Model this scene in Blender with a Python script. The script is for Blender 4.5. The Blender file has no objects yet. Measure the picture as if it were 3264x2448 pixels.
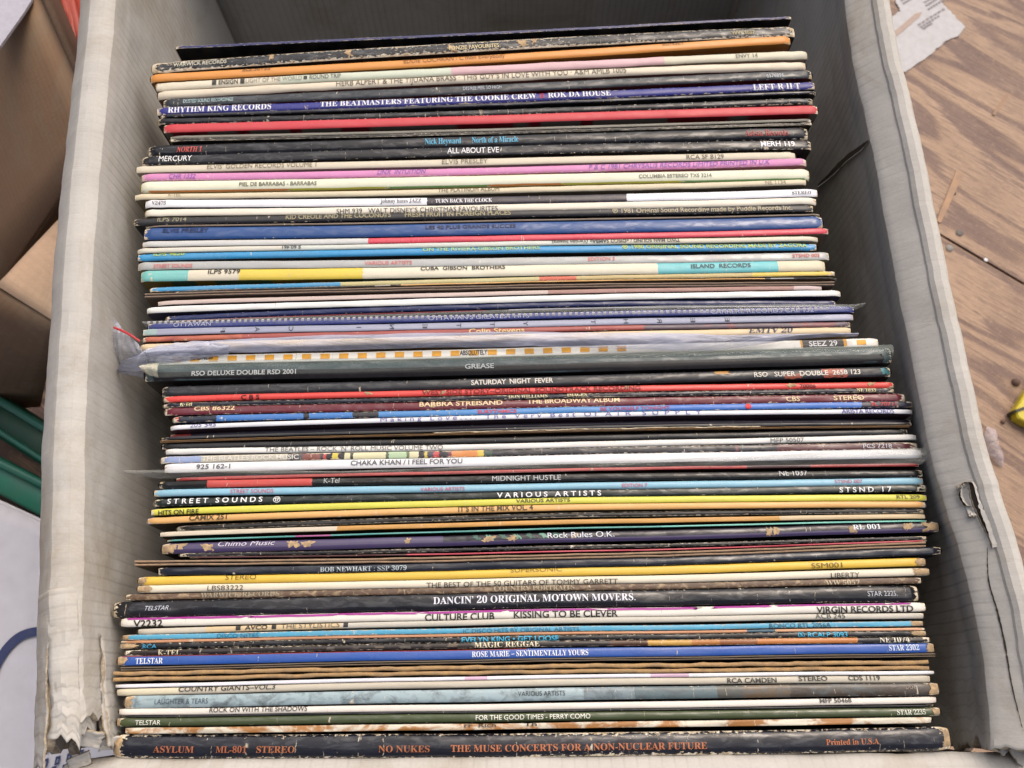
import bpy, bmesh, math, random
from mathutils import Vector, Matrix, noise as mnoise
sc = bpy.context.scene
COL = sc.collection
rnd = random.Random(7)

# ------------------------------------------------------------------ camera, light, exposure
F = 2750.0                      # focal length in pixels of the 3264 px wide photograph
PITCH = math.radians(19.8)
SPZ = 0.320                     # height of the sleeves' spines above the floor
CAMZ = SPZ + 0.354
cam = bpy.data.cameras.new('camera'); camo = bpy.data.objects.new('camera', cam); COL.objects.link(camo)
camo.location = (0, 0, CAMZ); camo.rotation_euler = (PITCH, 0, 0)
cam.sensor_width = 36; cam.lens = F / 3264 * 36; cam.clip_start = 0.01; cam.clip_end = 200
cam.dof.use_dof = True; cam.dof.focus_distance = 0.36; cam.dof.aperture_fstop = 20
sc.camera = camo
SUN_EL, SUN_AZ = math.radians(54), math.radians(30)      # azimuth from +Y (away from the camera) towards +X (right)
w = bpy.data.worlds.new('World'); sc.world = w; w.use_nodes = True
bg = w.node_tree.nodes['Background']
sky = w.node_tree.nodes.new('ShaderNodeTexSky'); sky.sky_type = 'NISHITA'; sky.sun_disc = False
sky.sun_elevation = SUN_EL; sky.sun_rotation = SUN_AZ; sky.dust_density = 9.0; sky.air_density = 0.7; sky.ozone_density = 0.2
w.node_tree.links.new(sky.outputs[0], bg.inputs[0]); bg.inputs[1].default_value = 0.125
sl = bpy.data.lights.new('sun', 'SUN'); sl.energy = 1.5; sl.angle = math.radians(100); sl.color = (1.0, 0.975, 0.94)
so = bpy.data.objects.new('sun', sl); COL.objects.link(so)
sd = Vector((math.sin(SUN_AZ) * math.cos(SUN_EL), math.cos(SUN_AZ) * math.cos(SUN_EL), math.sin(SUN_EL)))
so.rotation_euler = sd.to_track_quat('Z', 'Y').to_euler(); so.location = sd * 3
sc.view_settings.view_transform = 'Standard'; sc.view_settings.look = 'None'; sc.view_settings.gamma = 1
sc.view_settings.exposure = 0.12

# ------------------------------------------------------------------ helpers
def U(px, py, z):
    """where the ray through a photograph point meets the level z"""
    d = Vector(((px - 1632) / F, (1224 - py) / F, -1.0)); d.rotate(Matrix.Rotation(PITCH, 3, 'X'))
    t = (z - CAMZ) / d.z
    return Vector((d.x * t, d.y * t, z))
def lin(h, k=1.0):
    h = h.lstrip('#'); o = []
    for i in (0, 2, 4):
        c = int(h[i:i + 2], 16) / 255
        c = c / 12.92 if c <= 0.04045 else ((c + 0.055) / 1.055) ** 2.4
        o.append(min(c * k, 0.86))
    return tuple(o) + (1.0,)
def empty(name, loc=(0, 0, 0)):
    o = bpy.data.objects.new(name, None); COL.objects.link(o); o.location = loc; o.empty_display_size = 0.02
    return o
def tag(o, label=None, cat=None, group=None, kind=None):
    if label: o['label'] = label
    if cat: o['category'] = cat
    if group: o['group'] = group
    if kind: o['kind'] = kind
    return o
def mesh(name, vs, fs, mat, parent=None, uvs=None, smooth=True, mi=None):
    me = bpy.data.meshes.new(name)
    if parent is not None:
        p = Vector(parent.matrix_basis.translation) if parent.parent is None else Vector(parent.parent.location)
    else: p = Vector((0, 0, 0))
    me.from_pydata([tuple(Vector(v) - p) for v in vs], [], fs)
    for m in (mat if isinstance(mat, (list, tuple)) else [mat]): me.materials.append(m)
    if smooth: me.polygons.foreach_set('use_smooth', [True] * len(me.polygons))
    if mi: me.polygons.foreach_set('material_index', mi)
    if uvs:
        uvl = me.uv_layers.new(name='UVMap')
        for l in me.loops: uvl.data[l.index].uv = uvs[l.vertex_index]
    me.update()
    o = bpy.data.objects.new(name, me); COL.objects.link(o)
    if parent is not None: o.parent = parent
    return o
def top(name, vs, fs, mat, **k):
    """a thing of one mesh, its origin at its own base"""
    c = sum((Vector(v) for v in vs), Vector()) / len(vs); c.z = min(Vector(v).z for v in vs)
    o = mesh(name, [Vector(v) - c for v in vs], fs, mat, **k); o.location = c
    return o
def grid_faces(nu, nv, off=0, flip=False):
    f = []
    for i in range(nu - 1):
        for j in range(nv - 1):
            a = off + i * nv + j; q = (a, a + 1, a + nv + 1, a + nv)
            f.append(q[::-1] if flip else q)
    return f
def fbm(x, y=0.0, z=0.0, o=3):
    s, a, t = 0, 1, 0
    for k in range(o):
        s += a * mnoise.noise(Vector((x * 2 ** k, y * 2 ** k + 17 * k, z + 5 * k))); t += a; a *= .5
    return s / t
class N:
    """small node-tree writer"""
    def __init__(s, name):
        s.m = bpy.data.materials.new(name); s.m.use_nodes = True; s.t = s.m.node_tree
        s.b = s.t.nodes['Principled BSDF']; s.out = s.t.nodes['Material Output']
    def n(s, typ, **k):
        x = s.t.nodes.new('ShaderNode' + typ)
        for a, v in k.items(): setattr(x, a, v)
        return x
    def set(s, sock, v):
        if isinstance(v, bpy.types.NodeSocket): s.t.links.new(v, sock)
        elif v is not None: sock.default_value = v
    def math(s, op, a, b=None, c=None, clamp=False):
        x = s.n('Math', operation=op, use_clamp=clamp); s.set(x.inputs[0], a); s.set(x.inputs[1], b)
        if c is not None: s.set(x.inputs[2], c)
        return x.outputs[0]
    def mix(s, f, a, b, blend='MIX'):
        x = s.n('Mix', data_type='RGBA', blend_type=blend); s.set(x.inputs[0], f); s.set(x.inputs[6], a); s.set(x.inputs[7], b)
        return x.outputs[2]
    def noise(s, vec, scale, detail=3, rough=.5, dist=0):
        x = s.n('TexNoise'); s.set(x.inputs['Vector'], vec); x.inputs['Scale'].default_value = scale
        x.inputs['Detail'].default_value = detail; x.inputs['Roughness'].default_value = rough; x.inputs['Distortion'].default_value = dist
        return x.outputs[0]
    def ramp(s, f, stops, interp='LINEAR'):
        x = s.n('ValToRGB'); r = x.color_ramp; r.interpolation = interp; s.set(x.inputs[0], f)
        while len(r.elements) < len(stops): r.elements.new(0.5)
        for e, (p, c) in zip(r.elements, stops):
            e.position = min(max(p, 0), 1); e.color = c if len(c) == 4 else tuple(c) + (1,)
        return x.outputs[0]
    def mapr(s, v, a, b, c=0, d=1):
        x = s.n('MapRange'); s.set(x.inputs[0], v)
        for i, q in enumerate((a, b, c, d)): x.inputs[i + 1].default_value = q
        return x.outputs[0]
    def comb(s, x, y, z=0.0):
        c = s.n('CombineXYZ'); s.set(c.inputs[0], x); s.set(c.inputs[1], y); s.set(c.inputs[2], z); return c.outputs[0]
    def uv(s):
        x = s.n('SeparateXYZ'); s.t.links.new(s.n('UVMap').outputs[0], x.inputs[0]); return x.outputs[0], x.outputs[1]
    def obj(s): return s.n('TexCoord').outputs['Object']
    def bump(s, h, strength, dist):
        x = s.n('Bump'); x.inputs['Strength'].default_value = strength; x.inputs['Distance'].default_value = dist; s.set(x.inputs['Height'], h)
        s.t.links.new(x.outputs[0], s.b.inputs['Normal'])
    def fin(s, col, rough=.6, spec=.4):
        s.set(s.b.inputs['Base Color'], col); s.set(s.b.inputs['Roughness'], rough); s.set(s.b.inputs['Specular IOR Level'], spec); return s.m

# ------------------------------------------------------------------ materials
def print_mat(segs, t, seed, wear=.3, rough=.35, card='#d9d0bd', mott=None, crease=.35, spec=.5, endwear=1.0, dirt=.25):
    """printed board of a spine: coloured lengths, worn edges, corners and crease lines"""
    b = N('sleeve_print'); u, v = b.uv()
    um = b.math('MULTIPLY', u, .315); vm = b.math('MULTIPLY', v, t)
    vec = b.comb(um, vm, seed * 1.37)
    jit = b.math('MULTIPLY', b.math('SUBTRACT', b.noise(b.comb(b.math('MULTIPLY', um, 1.), vm, seed), 900, 1), .5), .004)
    if len(segs) > 1: col = b.ramp(b.math('ADD', u, jit), segs, 'CONSTANT')
    else: col = segs[0][1]
    if mott:
        c2, sc_, lo, hi = mott
        f = b.mapr(b.noise(b.comb(um, b.math('MULTIPLY', vm, 1.6), seed), sc_, 5, .65, .6), lo, hi)
        col = b.mix(f, col, c2)
    lum = sum(sum(c[:3]) for _, c in segs) / len(segs) / 3; dirt *= min(1, .15 + lum * 2.5)
    soft = b.noise(vec, 55, 4, .6)
    col = b.mix(b.mapr(soft, .35, .75, 0, dirt), col, b.mix(.55, col, lin('#8d7a60')))
    tinted = b.noise(vec, 1500, 2, .6)
    col = b.mix(b.mapr(tinted, .3, .7, 0, .12 * min(1, .2 + lum * 2)), col, b.mix(.5, col, lin('#777777')))
    # worn edges
    e = b.math('MULTIPLY', b.math('ABSOLUTE', b.math('SUBTRACT', v, .5)), 2.0)
    e = b.math('POWER', b.math('MINIMUM', e, 1.0), 3.2)
    ue = b.math('MULTIPLY', b.math('MINIMUM', u, b.math('SUBTRACT', 1.0, u)), 315.0)      # mm from the nearer end
    ee = b.mapr(ue, 0.2, 6.5, 1.0, 0.0)
    ee = b.math('MULTIPLY', b.math('POWER', ee, 2.0), endwear)
    n1 = b.noise(b.comb(b.math('MULTIPLY', um, .45), vm, seed * 2.1), 1100, 4, .65)
    n2 = b.noise(b.comb(um, 0.0, seed * 3.3), 22, 3, .6)
    s_ = b.math('ADD', b.math('MULTIPLY', e, .17 + .17 * wear), b.math('MULTIPLY', ee, .36))
    s_ = b.math('ADD', s_, b.math('MULTIPLY', b.math('SUBTRACT', n2, .5), .42 * min(wear + .25, 1)))
    s_ = b.math('ADD', s_, n1)
    th = .87 - .19 * wear
    m1 = b.mapr(s_, th, th + .045)
    # crease lines across the spine
    n3 = b.noise(b.comb(b.math('ADD', um, b.math('MULTIPLY', b.math('SUBTRACT', b.noise(vec, 700, 2), .5), .0012)), 0.0, seed * 5.7), 95, 1)
    cr = b.mapr(b.math('ABSOLUTE', b.math('SUBTRACT', n3, .5 + .07 * math.sin(seed))), .0012, .004, 1, 0)
    cr = b.math('MULTIPLY', cr, b.mapr(b.noise(vec, 420, 2), .60 - .12 * crease, .66 - .12 * crease))
    m = b.math('MAXIMUM', m1, b.math('MULTIPLY', cr, .8 if crease else 0))
    wc = b.mix(b.mapr(b.noise(vec, 500, 3), .4, .7), lin(card), lin('#b09a78'))
    col = b.mix(m, col, wc)
    hgt = b.math('ADD', b.math('MULTIPLY', m, -.35), b.math('MULTIPLY', b.noise(b.comb(b.math('MULTIPLY', um, .5), vm, seed), 420, 3, .5, .3), .8))
    b.bump(hgt, .55, .00022)
    r = b.math('ADD', b.math('MULTIPLY', m, .5), b.mapr(b.noise(vec, 160, 3), .3, .7, rough - .06, rough + .1))
    if spec >= .7 or (rough < .3 and lum < .1): b.set(b.b.inputs['Coat Weight'], b.mapr(b.noise(b.comb(b.math('MULTIPLY', um, .30), b.math('MULTIPLY', vm, 1.0), seed * 4.4), 420, 4, .6, .8), .47, .60, .0, .62)); b.b.inputs['Coat Roughness'].default_value = .08; b.b.inputs['Coat IOR'].default_value = 1.55; spec = .36
    return b.fin(col, r, spec)
def flat_mat(name, col, rough=.5, amt=.1, scale=300, spec=.4):
    b = N(name); o = b.obj()
    c = b.mix(b.mapr(b.noise(o, scale, 4, .6), .3, .7, 0, amt * 3), lin(col), b.mix(.6, lin(col), lin('#6d6258')))
    return b.fin(c, rough, spec)
def ink_mat(col, worn=.3):
    """lettering ink, rubbed through in places"""
    b = N('spine_ink'); o = b.obj()
    nz = b.noise(o, 900, 3, .6)
    f = b.mapr(nz, .74 - .16 * worn, .78 - .16 * worn)
    b.fin(lin(col), .45, .4)
    tr = b.n('BsdfTransparent'); mx = b.n('MixShader')
    b.t.links.new(f, mx.inputs[0]); b.t.links.new(b.b.outputs[0], mx.inputs[1]); b.t.links.new(tr.outputs[0], mx.inputs[2])
    b.t.links.new(mx.outputs[0], b.out.inputs[0]); return b.m
_ink = {}
def ink(col, worn=.3):
    k = (col, worn)
    if k not in _ink: _ink[k] = ink_mat(col, worn)
    return _ink[k]
_cov = {}
def cover_mat(col, seed=0, col2=None):
    k = (col, col2, seed)
    if k in _cov: return _cov[k]
    b = N('sleeve_cover'); o = b.obj()
    c = lin(col)
    if col2: c = b.mix(b.mapr(b.noise(b.comb(b.math('ADD', b.math('MULTIPLY', b.uv()[0], 1), seed * 3.1), 0.0), 9, 1), .49, .5), c, lin(col2))
    c = b.mix(b.mapr(b.noise(o, 130, 4, .6), .4, .75, 0, .3), c, b.mix(.5, c, lin('#8a7a68')))
    _cov[k] = b.fin(c, .42, .4); return _cov[k]
CARD = flat_mat('bare_card', '#cfc0a2', .8, .3, 700)
TORN = flat_mat('torn_card', '#c9ab80', .85, .5, 500)
BROWN_IN = flat_mat('raw_brown_card', '#8d7358', .85, .3, 200)

# ------------------------------------------------------------------ the record sleeves
# every measurement is read off the photograph: strip letter, far edge of the spine at its left end (x, y), at the middle (y) and at
# its right end (x, y), visible thickness, colours, options, label, lettering
X0 = {'A': (400, 1200, 1900), 'B': (400, 1200, 1900), 'C': (400, 1200, 2000), 'D': (400, 1200, 2100), 'E': (350, 1200, 2100), 'F': (350, 1200, 2100)}
Y0 = {'A': 0, 'B': 400, 'C': 800, 'D': 1200, 'E': 1600, 'F': 1998}
KZ = 900 / 2212
def PX(r, c, x): return X0[r]['LMR'.index(c)] + x * KZ
W, K, G = '#e9e6df', '#1c1c20', '#8f8676'
SL = [
('A', 390,362, 240, 1530,125, 16, '#20265e', dict(wear=.75, rough=.3, cover='#141416'), 'thin navy sleeve with chipped white edge, farthest of the whole row', []),
('A', 205,490, 304, 1550,200, 78, '#1a1d22', dict(wear=1.1, rough=.22, cover='#141416', tears=5), 'battered black sleeve with frayed edges right behind the orange sleeve',
   [('WARWICK RECORDS','L',375,785,'b','#b9b6a4',.45,28),('FONZIE FAVOURITES','M',545,935,'b','#c9b98d',.6,28),('WW 5037','R',1045,1230,'b','#a09468',.55,28)]),
('A', 190,575, 412, 1520,270, 66, '#d98c2c', dict(wear=.12, rough=.35, cover='#7a4a14', crease=0), 'glossy orange sleeve near the far end, between black and cream ones',
   [('SLS.50155','L',905,1120,'s','#4a3a28',.15,32),('EDDIE COCHRAN / C’mon Everybody','M',190,980,'s','#6b4a1c',.3,32),('SUNSET','R',500,675,'s','#5c4218',.15,28)]),
('A', 240,640, 492, 1650,385, 70, [('#d6cfb8',),('L',1180,'#c4cdb9'),('M',560,'#d3acb2'),('R',510,'#cfcbb4')], dict(wear=.35, rough=.5, cover='#9a8f7c', bulge=1), 'cream sleeve whose middle turns pale green and pink',
   [('■ ENSIGN ■','L',675,925,'b','#35322e',.5,36),('LIGHT OF THE WORLD','L',935,1370,'s','#807b70',.5,34),('■','L',1382,1410,'s','#35322e',.5,28),('ROUND TRIP','L',1428,1672,'s','#4a4a44',.5,34),('ENVY 14','R',1082,1252,'s','#4a473c',.5,34)]),
('A', 250,705, 560, 1640,470, 78, '#d4c9b2', dict(wear=.2, rough=.4, cover='#6b4a3a', bulge=1), 'long cream sleeve with spaced grey capitals, just before the slate one',
   [('HERB ALPERT & THE TIJUANA BRASS · THIS GUY’S IN LOVE WITH YOU · A&M AMLB 1005','L',1637,3905,'s','#5a544a',.45,42)]),
('A', 290,770, 650, 1690,540, 66, '#2b3138', dict(wear=.3, rough=.25, cover='#5e1c22'), 'slate grey sleeve with tiny pale capitals behind the royal blue sleeve',
   [('DUSTED SOUND RECORDINGS','L',455,840,'s','#a9c4c4',.5,26),('DES’REE FEEL SO HIGH','M',660,958,'s','#a8adb8',.45,26),('6576896','R',1322,1460,'s','#b6bcc4',.62,26)]),
('A', 245,838, 736, 1710,632, 64, '#161c7c', dict(wear=.55, rough=.3, cover='#20222a'), 'royal blue sleeve with bold white serif capitals along its spine',
   [('RHYTHM KING RECORDS','L',335,1135,'sf','#dfe0e8',.45,44),('THE BEATMASTERS FEATURING THE COOKIE CREW','L',1515,3200,'sf','#dfe0e8',.4,42),('日','M',1262,1296,'b','#b0304a',.45,36),('ROK DA HOUSE','M',1326,1818,'sf','#dfe0e8',.4,42),('LEFT R II T','R',1218,1592,'sf','#dfe0e8',.55,42)]),
('A', 275,893, 800, 1725,705, 44, '#23252e', dict(wear=.35, rough=.18, cover='#15151a'), 'thin glossy black sleeve directly in front of the royal blue sleeve', []),
('A', 245,920, 846, 1700,755, 46, '#1a1a1f', dict(wear=.6, rough=.22, cover='#15151a', crease=1), 'creased thin black sleeve right behind the bright red one', []),
('A', 300,970, 893, 1735,818, 58, '#c42a38', dict(wear=.1, rough=.45, cover='#7c1622', cover2='#6e675c', crease=0), 'plain bright red sleeve with dark red and grey cover showing', []),
('A', 345,1062, 1000, 1690,925, 18, '#77746a', dict(wear=.3, rough=.5, cover='#2a2620'), 'very thin grey sleeve below the bright red one', []),
('A', 350,1085, 1025, 1690,955, 24, '#26231f', dict(wear=1.1, rough=.3, cover='#1a1816'), 'thin scuffed black sleeve tucked behind the wide glossy black pair', []),
('B', 180,145, 60, 1655,-3, 88, '#14161c', dict(wear=.35, rough=.12, cover='#101014', spec=.8), 'wide glossy black sleeve with condensed blue and red serif lettering',
   [('NORTH 1','L',405,600,'si','#c4524a',.55,38),('Nick Heyward','M',368,650,'sf','#4fa5c8',.5,44),('North of a Miracle','M',735,1098,'sf','#4fa5c8',.5,44),('Arista Records','R',1155,1495,'sf','#a03034',.55,44)]),
('B', 125,240, 155, 1685,108, 78, '#1a1b20', dict(wear=.4, rough=.16, cover='#101014', spec=.7), 'glossy black sleeve lettered in plain white capitals, behind a cream one',
   [('MERCURY','L',265,520,'n','#e3e3e3',.42,42),('ALL ABOUT EVE','M',545,948,'n','#e6e6ea',.48,42),('MERH 119','R',1282,1550,'b','#e6e6ea',.45,38)]),
('B', 85,315, 250, 1560,200, 72, '#cfc6b0', dict(wear=.15, rough=.5, cover='#9a9080', crease=0), 'cream sleeve with brown-grey capitals, between black and pink sleeves',
   [('ELVIS’ GOLDEN RECORDS VOLUME 1','L',640,1490,'s','#6d6250',.4,34),('ELVIS PRESLEY','M',505,862,'s','#6d6250',.45,34),('RCA SF 8129','R',700,992,'s','#4c463c',.55,34)]),
('B', 120,375, 320, 1650,248, 62, '#cf7fb6', dict(wear=.6, rough=.5, cover='#a06a90', card='#ddc9c4', crease=.8), 'scuffed pink sleeve with violet slanted capitals',
   [('CHR 1332','L',345,550,'i','#7d55a8',.5,36),('LINX  INTUITION','L',1965,2345,'i','#7d55a8',.4,34),('P & C 1981 CHRYSALIS RECORDS LIMITED PRINTED IN U.K','R',-70,1355,'i','#7d55a8',.45,36)]),
('B', 118,430, 376, 1670,325, 96, '#dadcc4', dict(wear=.1, rough=.5, cover='#b8a84a', crease=0, stripe=('#c9803e','#b4b440','#6d9a58')), 'wide pale green-white sleeve edged with a thin multicoloured stripe',
   [('PIEL DE BARRABAS - BARRABAS','L',892,1495,'b','#6c6c5c',.5,30),('COLUMBIA ESTEREO TXS 3214','R',325,895,'b','#77776a',.5,28)]),
('B', 68,530, 478, 1645,412, 78, '#d3c7a8', dict(wear=.15, rough=.55, cover='#7a6c52', bulge=1), 'cream sleeve with faint thin capitals, sticking out furthest left of its neighbours',
   [('K-TEL','L',338,435,'s','#8a7c60',.35,28),('THE PLATINUM ALBUM','M',472,952,'s','#6c6048',.35,34),('NE 1134','R',1320,1480,'s','#8a8270',.5,34)]),
('B', 150,580, 550, 1735,490, 62, [('#e6e8ee',),('M',370,'#262230'),('M',1945,'#e2e5ee')], dict(wear=.15, rough=.25, cover='#3a3844', skew=.012), 'white sleeve with a slanting black block across its middle',
   [('V2475','L',210,320,'sf','#4a4a50',.5,26),('johnny hates JAZZ','M',28,345,'sf','#4a4a50',.45,30),('TURN BACK THE CLOCK','M',455,898,'sf','#e6e6ea',.55,28),('STEREO','R',1528,1680,'sf','#55565c',.55,26)]),
('B', 145,655, 612, 1730,555, 62, '#dfd9c8', dict(wear=.25, rough=.5, cover='#8f8470', mott=('#b98c50',26,.66,.74)), 'cream sleeve with brown stains, pressed behind a black one',
   [('SHM 939   WALT DISNEY’S CHRISTMAS FAVOURITES','L',1650,2908,'s','#3a3630',.72,36)]),
('B', 65,725, 662, 1700,615, 76, '#212125', dict(wear=.4, rough=.35, cover='#101014'), 'black sleeve with bold khaki lettering along most of its length',
   [('ILPS 7014','L',252,478,'b','#8f8a72',.35,34),('KID CREOLE AND THE COCONUTS','L',1252,2072,'b','#978f70',.35,36),('FRESH FRUIT IN FOREIGN PLACES','M',215,1043,'b','#978f70',.4,36),('℗ 1981 Original Sound Recording made by Puddle Records Inc.','R',118,1532,'b','#a59b80',.45,36)]),
('B', 150,783, 737, 1760,688, 12, '#77695c', dict(wear=.3, rough=.6, cover='#3a3844'), 'hair-thin taupe sleeve lying against the wide blue sleeve', []),
('B', 150,800, 755, 1770,705, 100, '#204a86', dict(wear=.2, rough=.14, cover='#142458', crease=0, spec=.8), 'wide glossy mid-blue sleeve with dark capitals, directly behind a white and red one',
   [('ELVIS PRESLEY','L',295,650,'b','#1a2048',.3,34),('LES 40 PLUS GRANDS SUCCES','M',378,1082,'b','#1a2048',.35,28)]),
('B', 130,905, 858, 1820,800, 52, [('#c4c6c4',),('L',1890,'#d2304c')], dict(wear=.2, rough=.3, cover='#7c6a5c', crease=.4), 'sleeve grey-white on its left third and crimson for the rest', []),
('B', 85,960, 905, 1745,862, 42, [('#cfcdbf',),('L',1220,'#c3cac2'),('R',60,'#cfc9b4')], dict(wear=.15, rough=.4, cover='#b0a890'), 'thin pale sleeve with upside-down lettering',
   [('S 60.461','L',1225,1370,'b','#33363c',.45,24,1),('TWO MAN SOUND / «DISCO SAMBA» (Versión Integra)','M',1368,2370,'b','#3a3a38',.4,26,1)]),
('B', 95,1005, 945, 1725,918, 48, '#1a8cc4', dict(wear=.3, rough=.25, cover='#121418'), 'cyan blue sleeve with rubbed yellow capitals',
   [('ILPS 9620','L',222,462,'b','#a8bc4c',.15,30),('ON THE RIVIERA-GIBSON BROTHERS','M',357,1272,'b','#a4c080',.3,28),('℗ 1980 ORIGINAL SOUND RECORDING MADE BY ZAGORA','R',200,1650,'b','#a8bc5c',.35,30)]),
('C', 90,85, 50, 1580,5, 58, '#a9acab', dict(wear=.3, rough=.2, cover='#8a8470', spec=.7, metal=1), 'silver grey sleeve with small salmon capitals',
   [('STREET SOUNDS','L',222,527,'b','#c4706c',.6,28),('VARIOUS ARTISTS','L',1870,2240,'b','#c4706c',.5,28),('EDITION 3','M',1650,1860,'b','#c4706c',.4,28),('STSND 003','R',1287,1500,'b','#c06058',.45,26)]),
('C', 115,150, 108, 1550,65, 76, [('#6cbcb8',),('L',480,'#d3ccb6'),('L',870,'#dcc232'),('L',1850,'#d8d3bc'),('R',228,'#5cbcc4'),('R',1165,'#d2c9ac')], dict(wear=.1, rough=.4, cover='#6b5c1e', cover2='#275040', crease=.5), 'sleeve banded in cyan, cream and yellow lengths',
   [('ILPS 9579','L',648,898,'b','#3e3a34',.25,34),('CUBA  GIBSON  BROTHERS','M',340,1002,'b','#38342c',.2,32),('ISLAND  RECORDS','R',490,958,'b','#3c5458',.4,32)]),
('C', 190,285, 205, 1625,155, 30, [('#2f8fc0',),('L',1665,'#b9b078'),('M',1250,'#c8583c'),('M',1550,'#b8a468'),('R',965,'#d6ba34')], dict(wear=.8, rough=.4, cover='#6a5f3a'), 'thin rubbed sleeve blue at left, turning straw and yellow', []),
('C', 385,315, 240, 1645,205, 30, [('#2c2a28',),('L',1940,'#a8a294'),('L',2065,'#2c2a28'),('L',2140,'#cf9c50'),('R',1060,'#25252a'),('R',1100,'#a7a9a8'),('R',1290,'#22242c')], dict(wear=.6, rough=.4, cover='#5e5040'), 'thin sleeve black at its ends and orange in the middle', []),
('C', 150,332, 262, 1620,236, 44, '#877464', dict(kind='open', cover='#6b5a4a', wav=1.0), 'taupe sleeve with its open mouth up, slightly gaping at left', []),
('C', 250,390, 312, 1525,268, 28, [('#c3b0a8',),('M',1335,'#a07870'),('R',1290,'#c4b0b0')], dict(wear=.15, rough=.5, cover='#4a3a3c'), 'short thin pinkish sleeve behind the bright white one', []),
('C', 160,435, 350, 1675,300, 68, '#dcdfdc', dict(wear=.1, rough=.5, cover='#3c3c50', crease=.3, bulge=1), 'unlettered bright white sleeve behind a dark navy one', []),
('C', 320,508, 405, 1630,385, 42, '#142252', dict(wear=.35, rough=.12, cover='#101838', spec=.8), 'thin glossy navy sleeve in front of the unlettered white one', []),
('C', 400,545, 456, 1700,425, 18, [('#7a1c2c',),('M',830,'#26262c'),('M',1015,'#9a9aa8')], dict(wear=.3, rough=.3, cover='#2a1c28'), 'very thin sleeve dark red at left and lilac grey at right', []),
('C', 170,560, 484, 1780,425, 62, '#323f86', dict(wear=.1, rough=.16, cover='#202a64', spec=.7, crease=0), 'violet-blue sleeve inside a clear cover with pale capitals',
   [('OTTAWAN','L',378,668,'s','#b9bcd8',.45,36),('OTTAWAN’S GREATEST HITS','M',398,1185,'n','#b9bcdc',.5,34),('CARRERE RECORDS CAL 132','R',640,1452,'b','#a4a8cc',.55,36)]),
('C', 135,608, 546, 1770,490, 54, [('#a8c4c0',),('L',235,'#a8adc4')], dict(wear=.1, rough=.35, cover='#60606c', crease=0), 'lilac grey sleeve with widely spaced letters turned sideways',
   [('FACINETTY THREE','rot')]),
('C', 130,670, 598, 1750,550, 48, [('#b8634a',),('L',900,'#a04a44'),('R',105,'#5c4e5a')], dict(wear=.35, rough=.35, cover='#4c2420', mott=('#8a3f3c',60,.5,.7)), 'rust red sleeve with cream rounded lettering half covered by plastic',
   [('Colin Stevens','M',715,1150,'b','#dfc48c',.55,44)]),
('C', 110,722, 645, 1755,590, 48, '#d8c39c', dict(wear=.3, rough=.5, cover='#8a7454'), 'sand coloured sleeve just under the milky plastic bag',
   [('EMTV 20','R',938,1290,'si','#3a3c54',.35,40)]),
('C', 235,822, 756, 1965,680, 66, '#e3e1d8', dict(wear=.15, rough=.35, cover='#9a9688', crease=.3, blocks=1), 'white sleeve with a row of orange squares along its spine',
   [('MADNESS','L',512,685,'b','#2c2a24',.3,34),('ABSOLUTELY','M',642,858,'b','#2a2824',.45,36),('SEEZ 29','R',1412,1635,'b','#e2e2e0',.5,40)]),
('C', 150,890, 832, 2065,748, 112, '#36484c', dict(wear=.1, rough=.25, cover='#1c1a1c', crease=0, fade=('#1c191a',.48)), 'teal-black thick sleeve inside a clear ridged plastic cover',
   [('RSO DELUXE DOUBLE RSD 2001','L',525,1335,'b','#c4c6c4',.6,34),('GREASE','M',682,908,'b','#b8bcbc',.5,36)]),
('C', 280,1055, 985, 2065,900, 88, '#25272c', dict(wear=.25, rough=.28, cover='#141414', mott2=1), 'thick black sleeve with pale capitals, between plastic cover and scarlet sleeve',
   [('SATURDAY  NIGHT  FEVER','M',730,1370,'b','#cfcac0',.45,38),('RSO   SUPER  DOUBLE  2658 123','R',978,1815,'b','#cfcac0',.5,36)]),
('D', 300,150, 88, 1840,40, 52, '#d8332c', dict(wear=.35, rough=.3, cover='#5c1410', tears=6), 'scarlet sleeve with dark spaced capitals and torn spots',
   [('C B S','L',905,1048,'b','#3c0c10',.6,34),('WEST SIDE STORY–ORIGINAL SOUNDTRACK RECORDING','M',348,2060,'b','#7a1518',.45,34),('70006','R',1098,1222,'b','#641014',.55,28)]),
('D', 290,205, 143, 1850,88, 38, '#161b2a', dict(wear=.8, rough=.25, cover='#101016'), 'narrow navy-black sleeve wedged between scarlet and maroon ones',
   [('K-Tel','L',428,524,'sf','#ddd2a4',.4,30),('DON WILLIAMS','M',1025,1330,'sf','#cfc6a0',.45,26),('IMAGES','M',1484,1638,'sf','#ddd2a4',.4,26),('NE 1033','R',1545,1698,'sf','#ddd2a4',.5,28)]),
('D', 310,240, 183, 1925,132, 60, '#66202e', dict(wear=.5, rough=.25, cover='#2c0c14', tears=1), 'maroon sleeve with heavy cream capitals',
   [('CBS 86322','L',540,856,'b','#dcc49c',.25,34),('BARBRA STREISAND','M',330,980,'b','#dcc49c',.3,36),('THE BROADWAY ALBUM','M',1172,1895,'b','#dcc49c',.25,36),('CBS','R',988,1095,'b','#dcc49c',.55,34),('STEREO','R',1360,1600,'b','#dcc49c',.5,34)]),
('D', 370,310, 247, 1990,192, 50, [('#c43030',),('L',415,'#1c2434'),('L',700,'#2f70b8'),('L',1380,'#181c28'),('L',1412,'#2f74bc'),('L',1755,'#181c28'),('L',1975,'#3a80c0'),('R',30,'#2f6cc0'),('R',1560,'#20243c')], dict(wear=.6, rough=.3, cover='#1c2c50'), 'sky blue sleeve with red lettering and a red dot at its left end',
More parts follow.
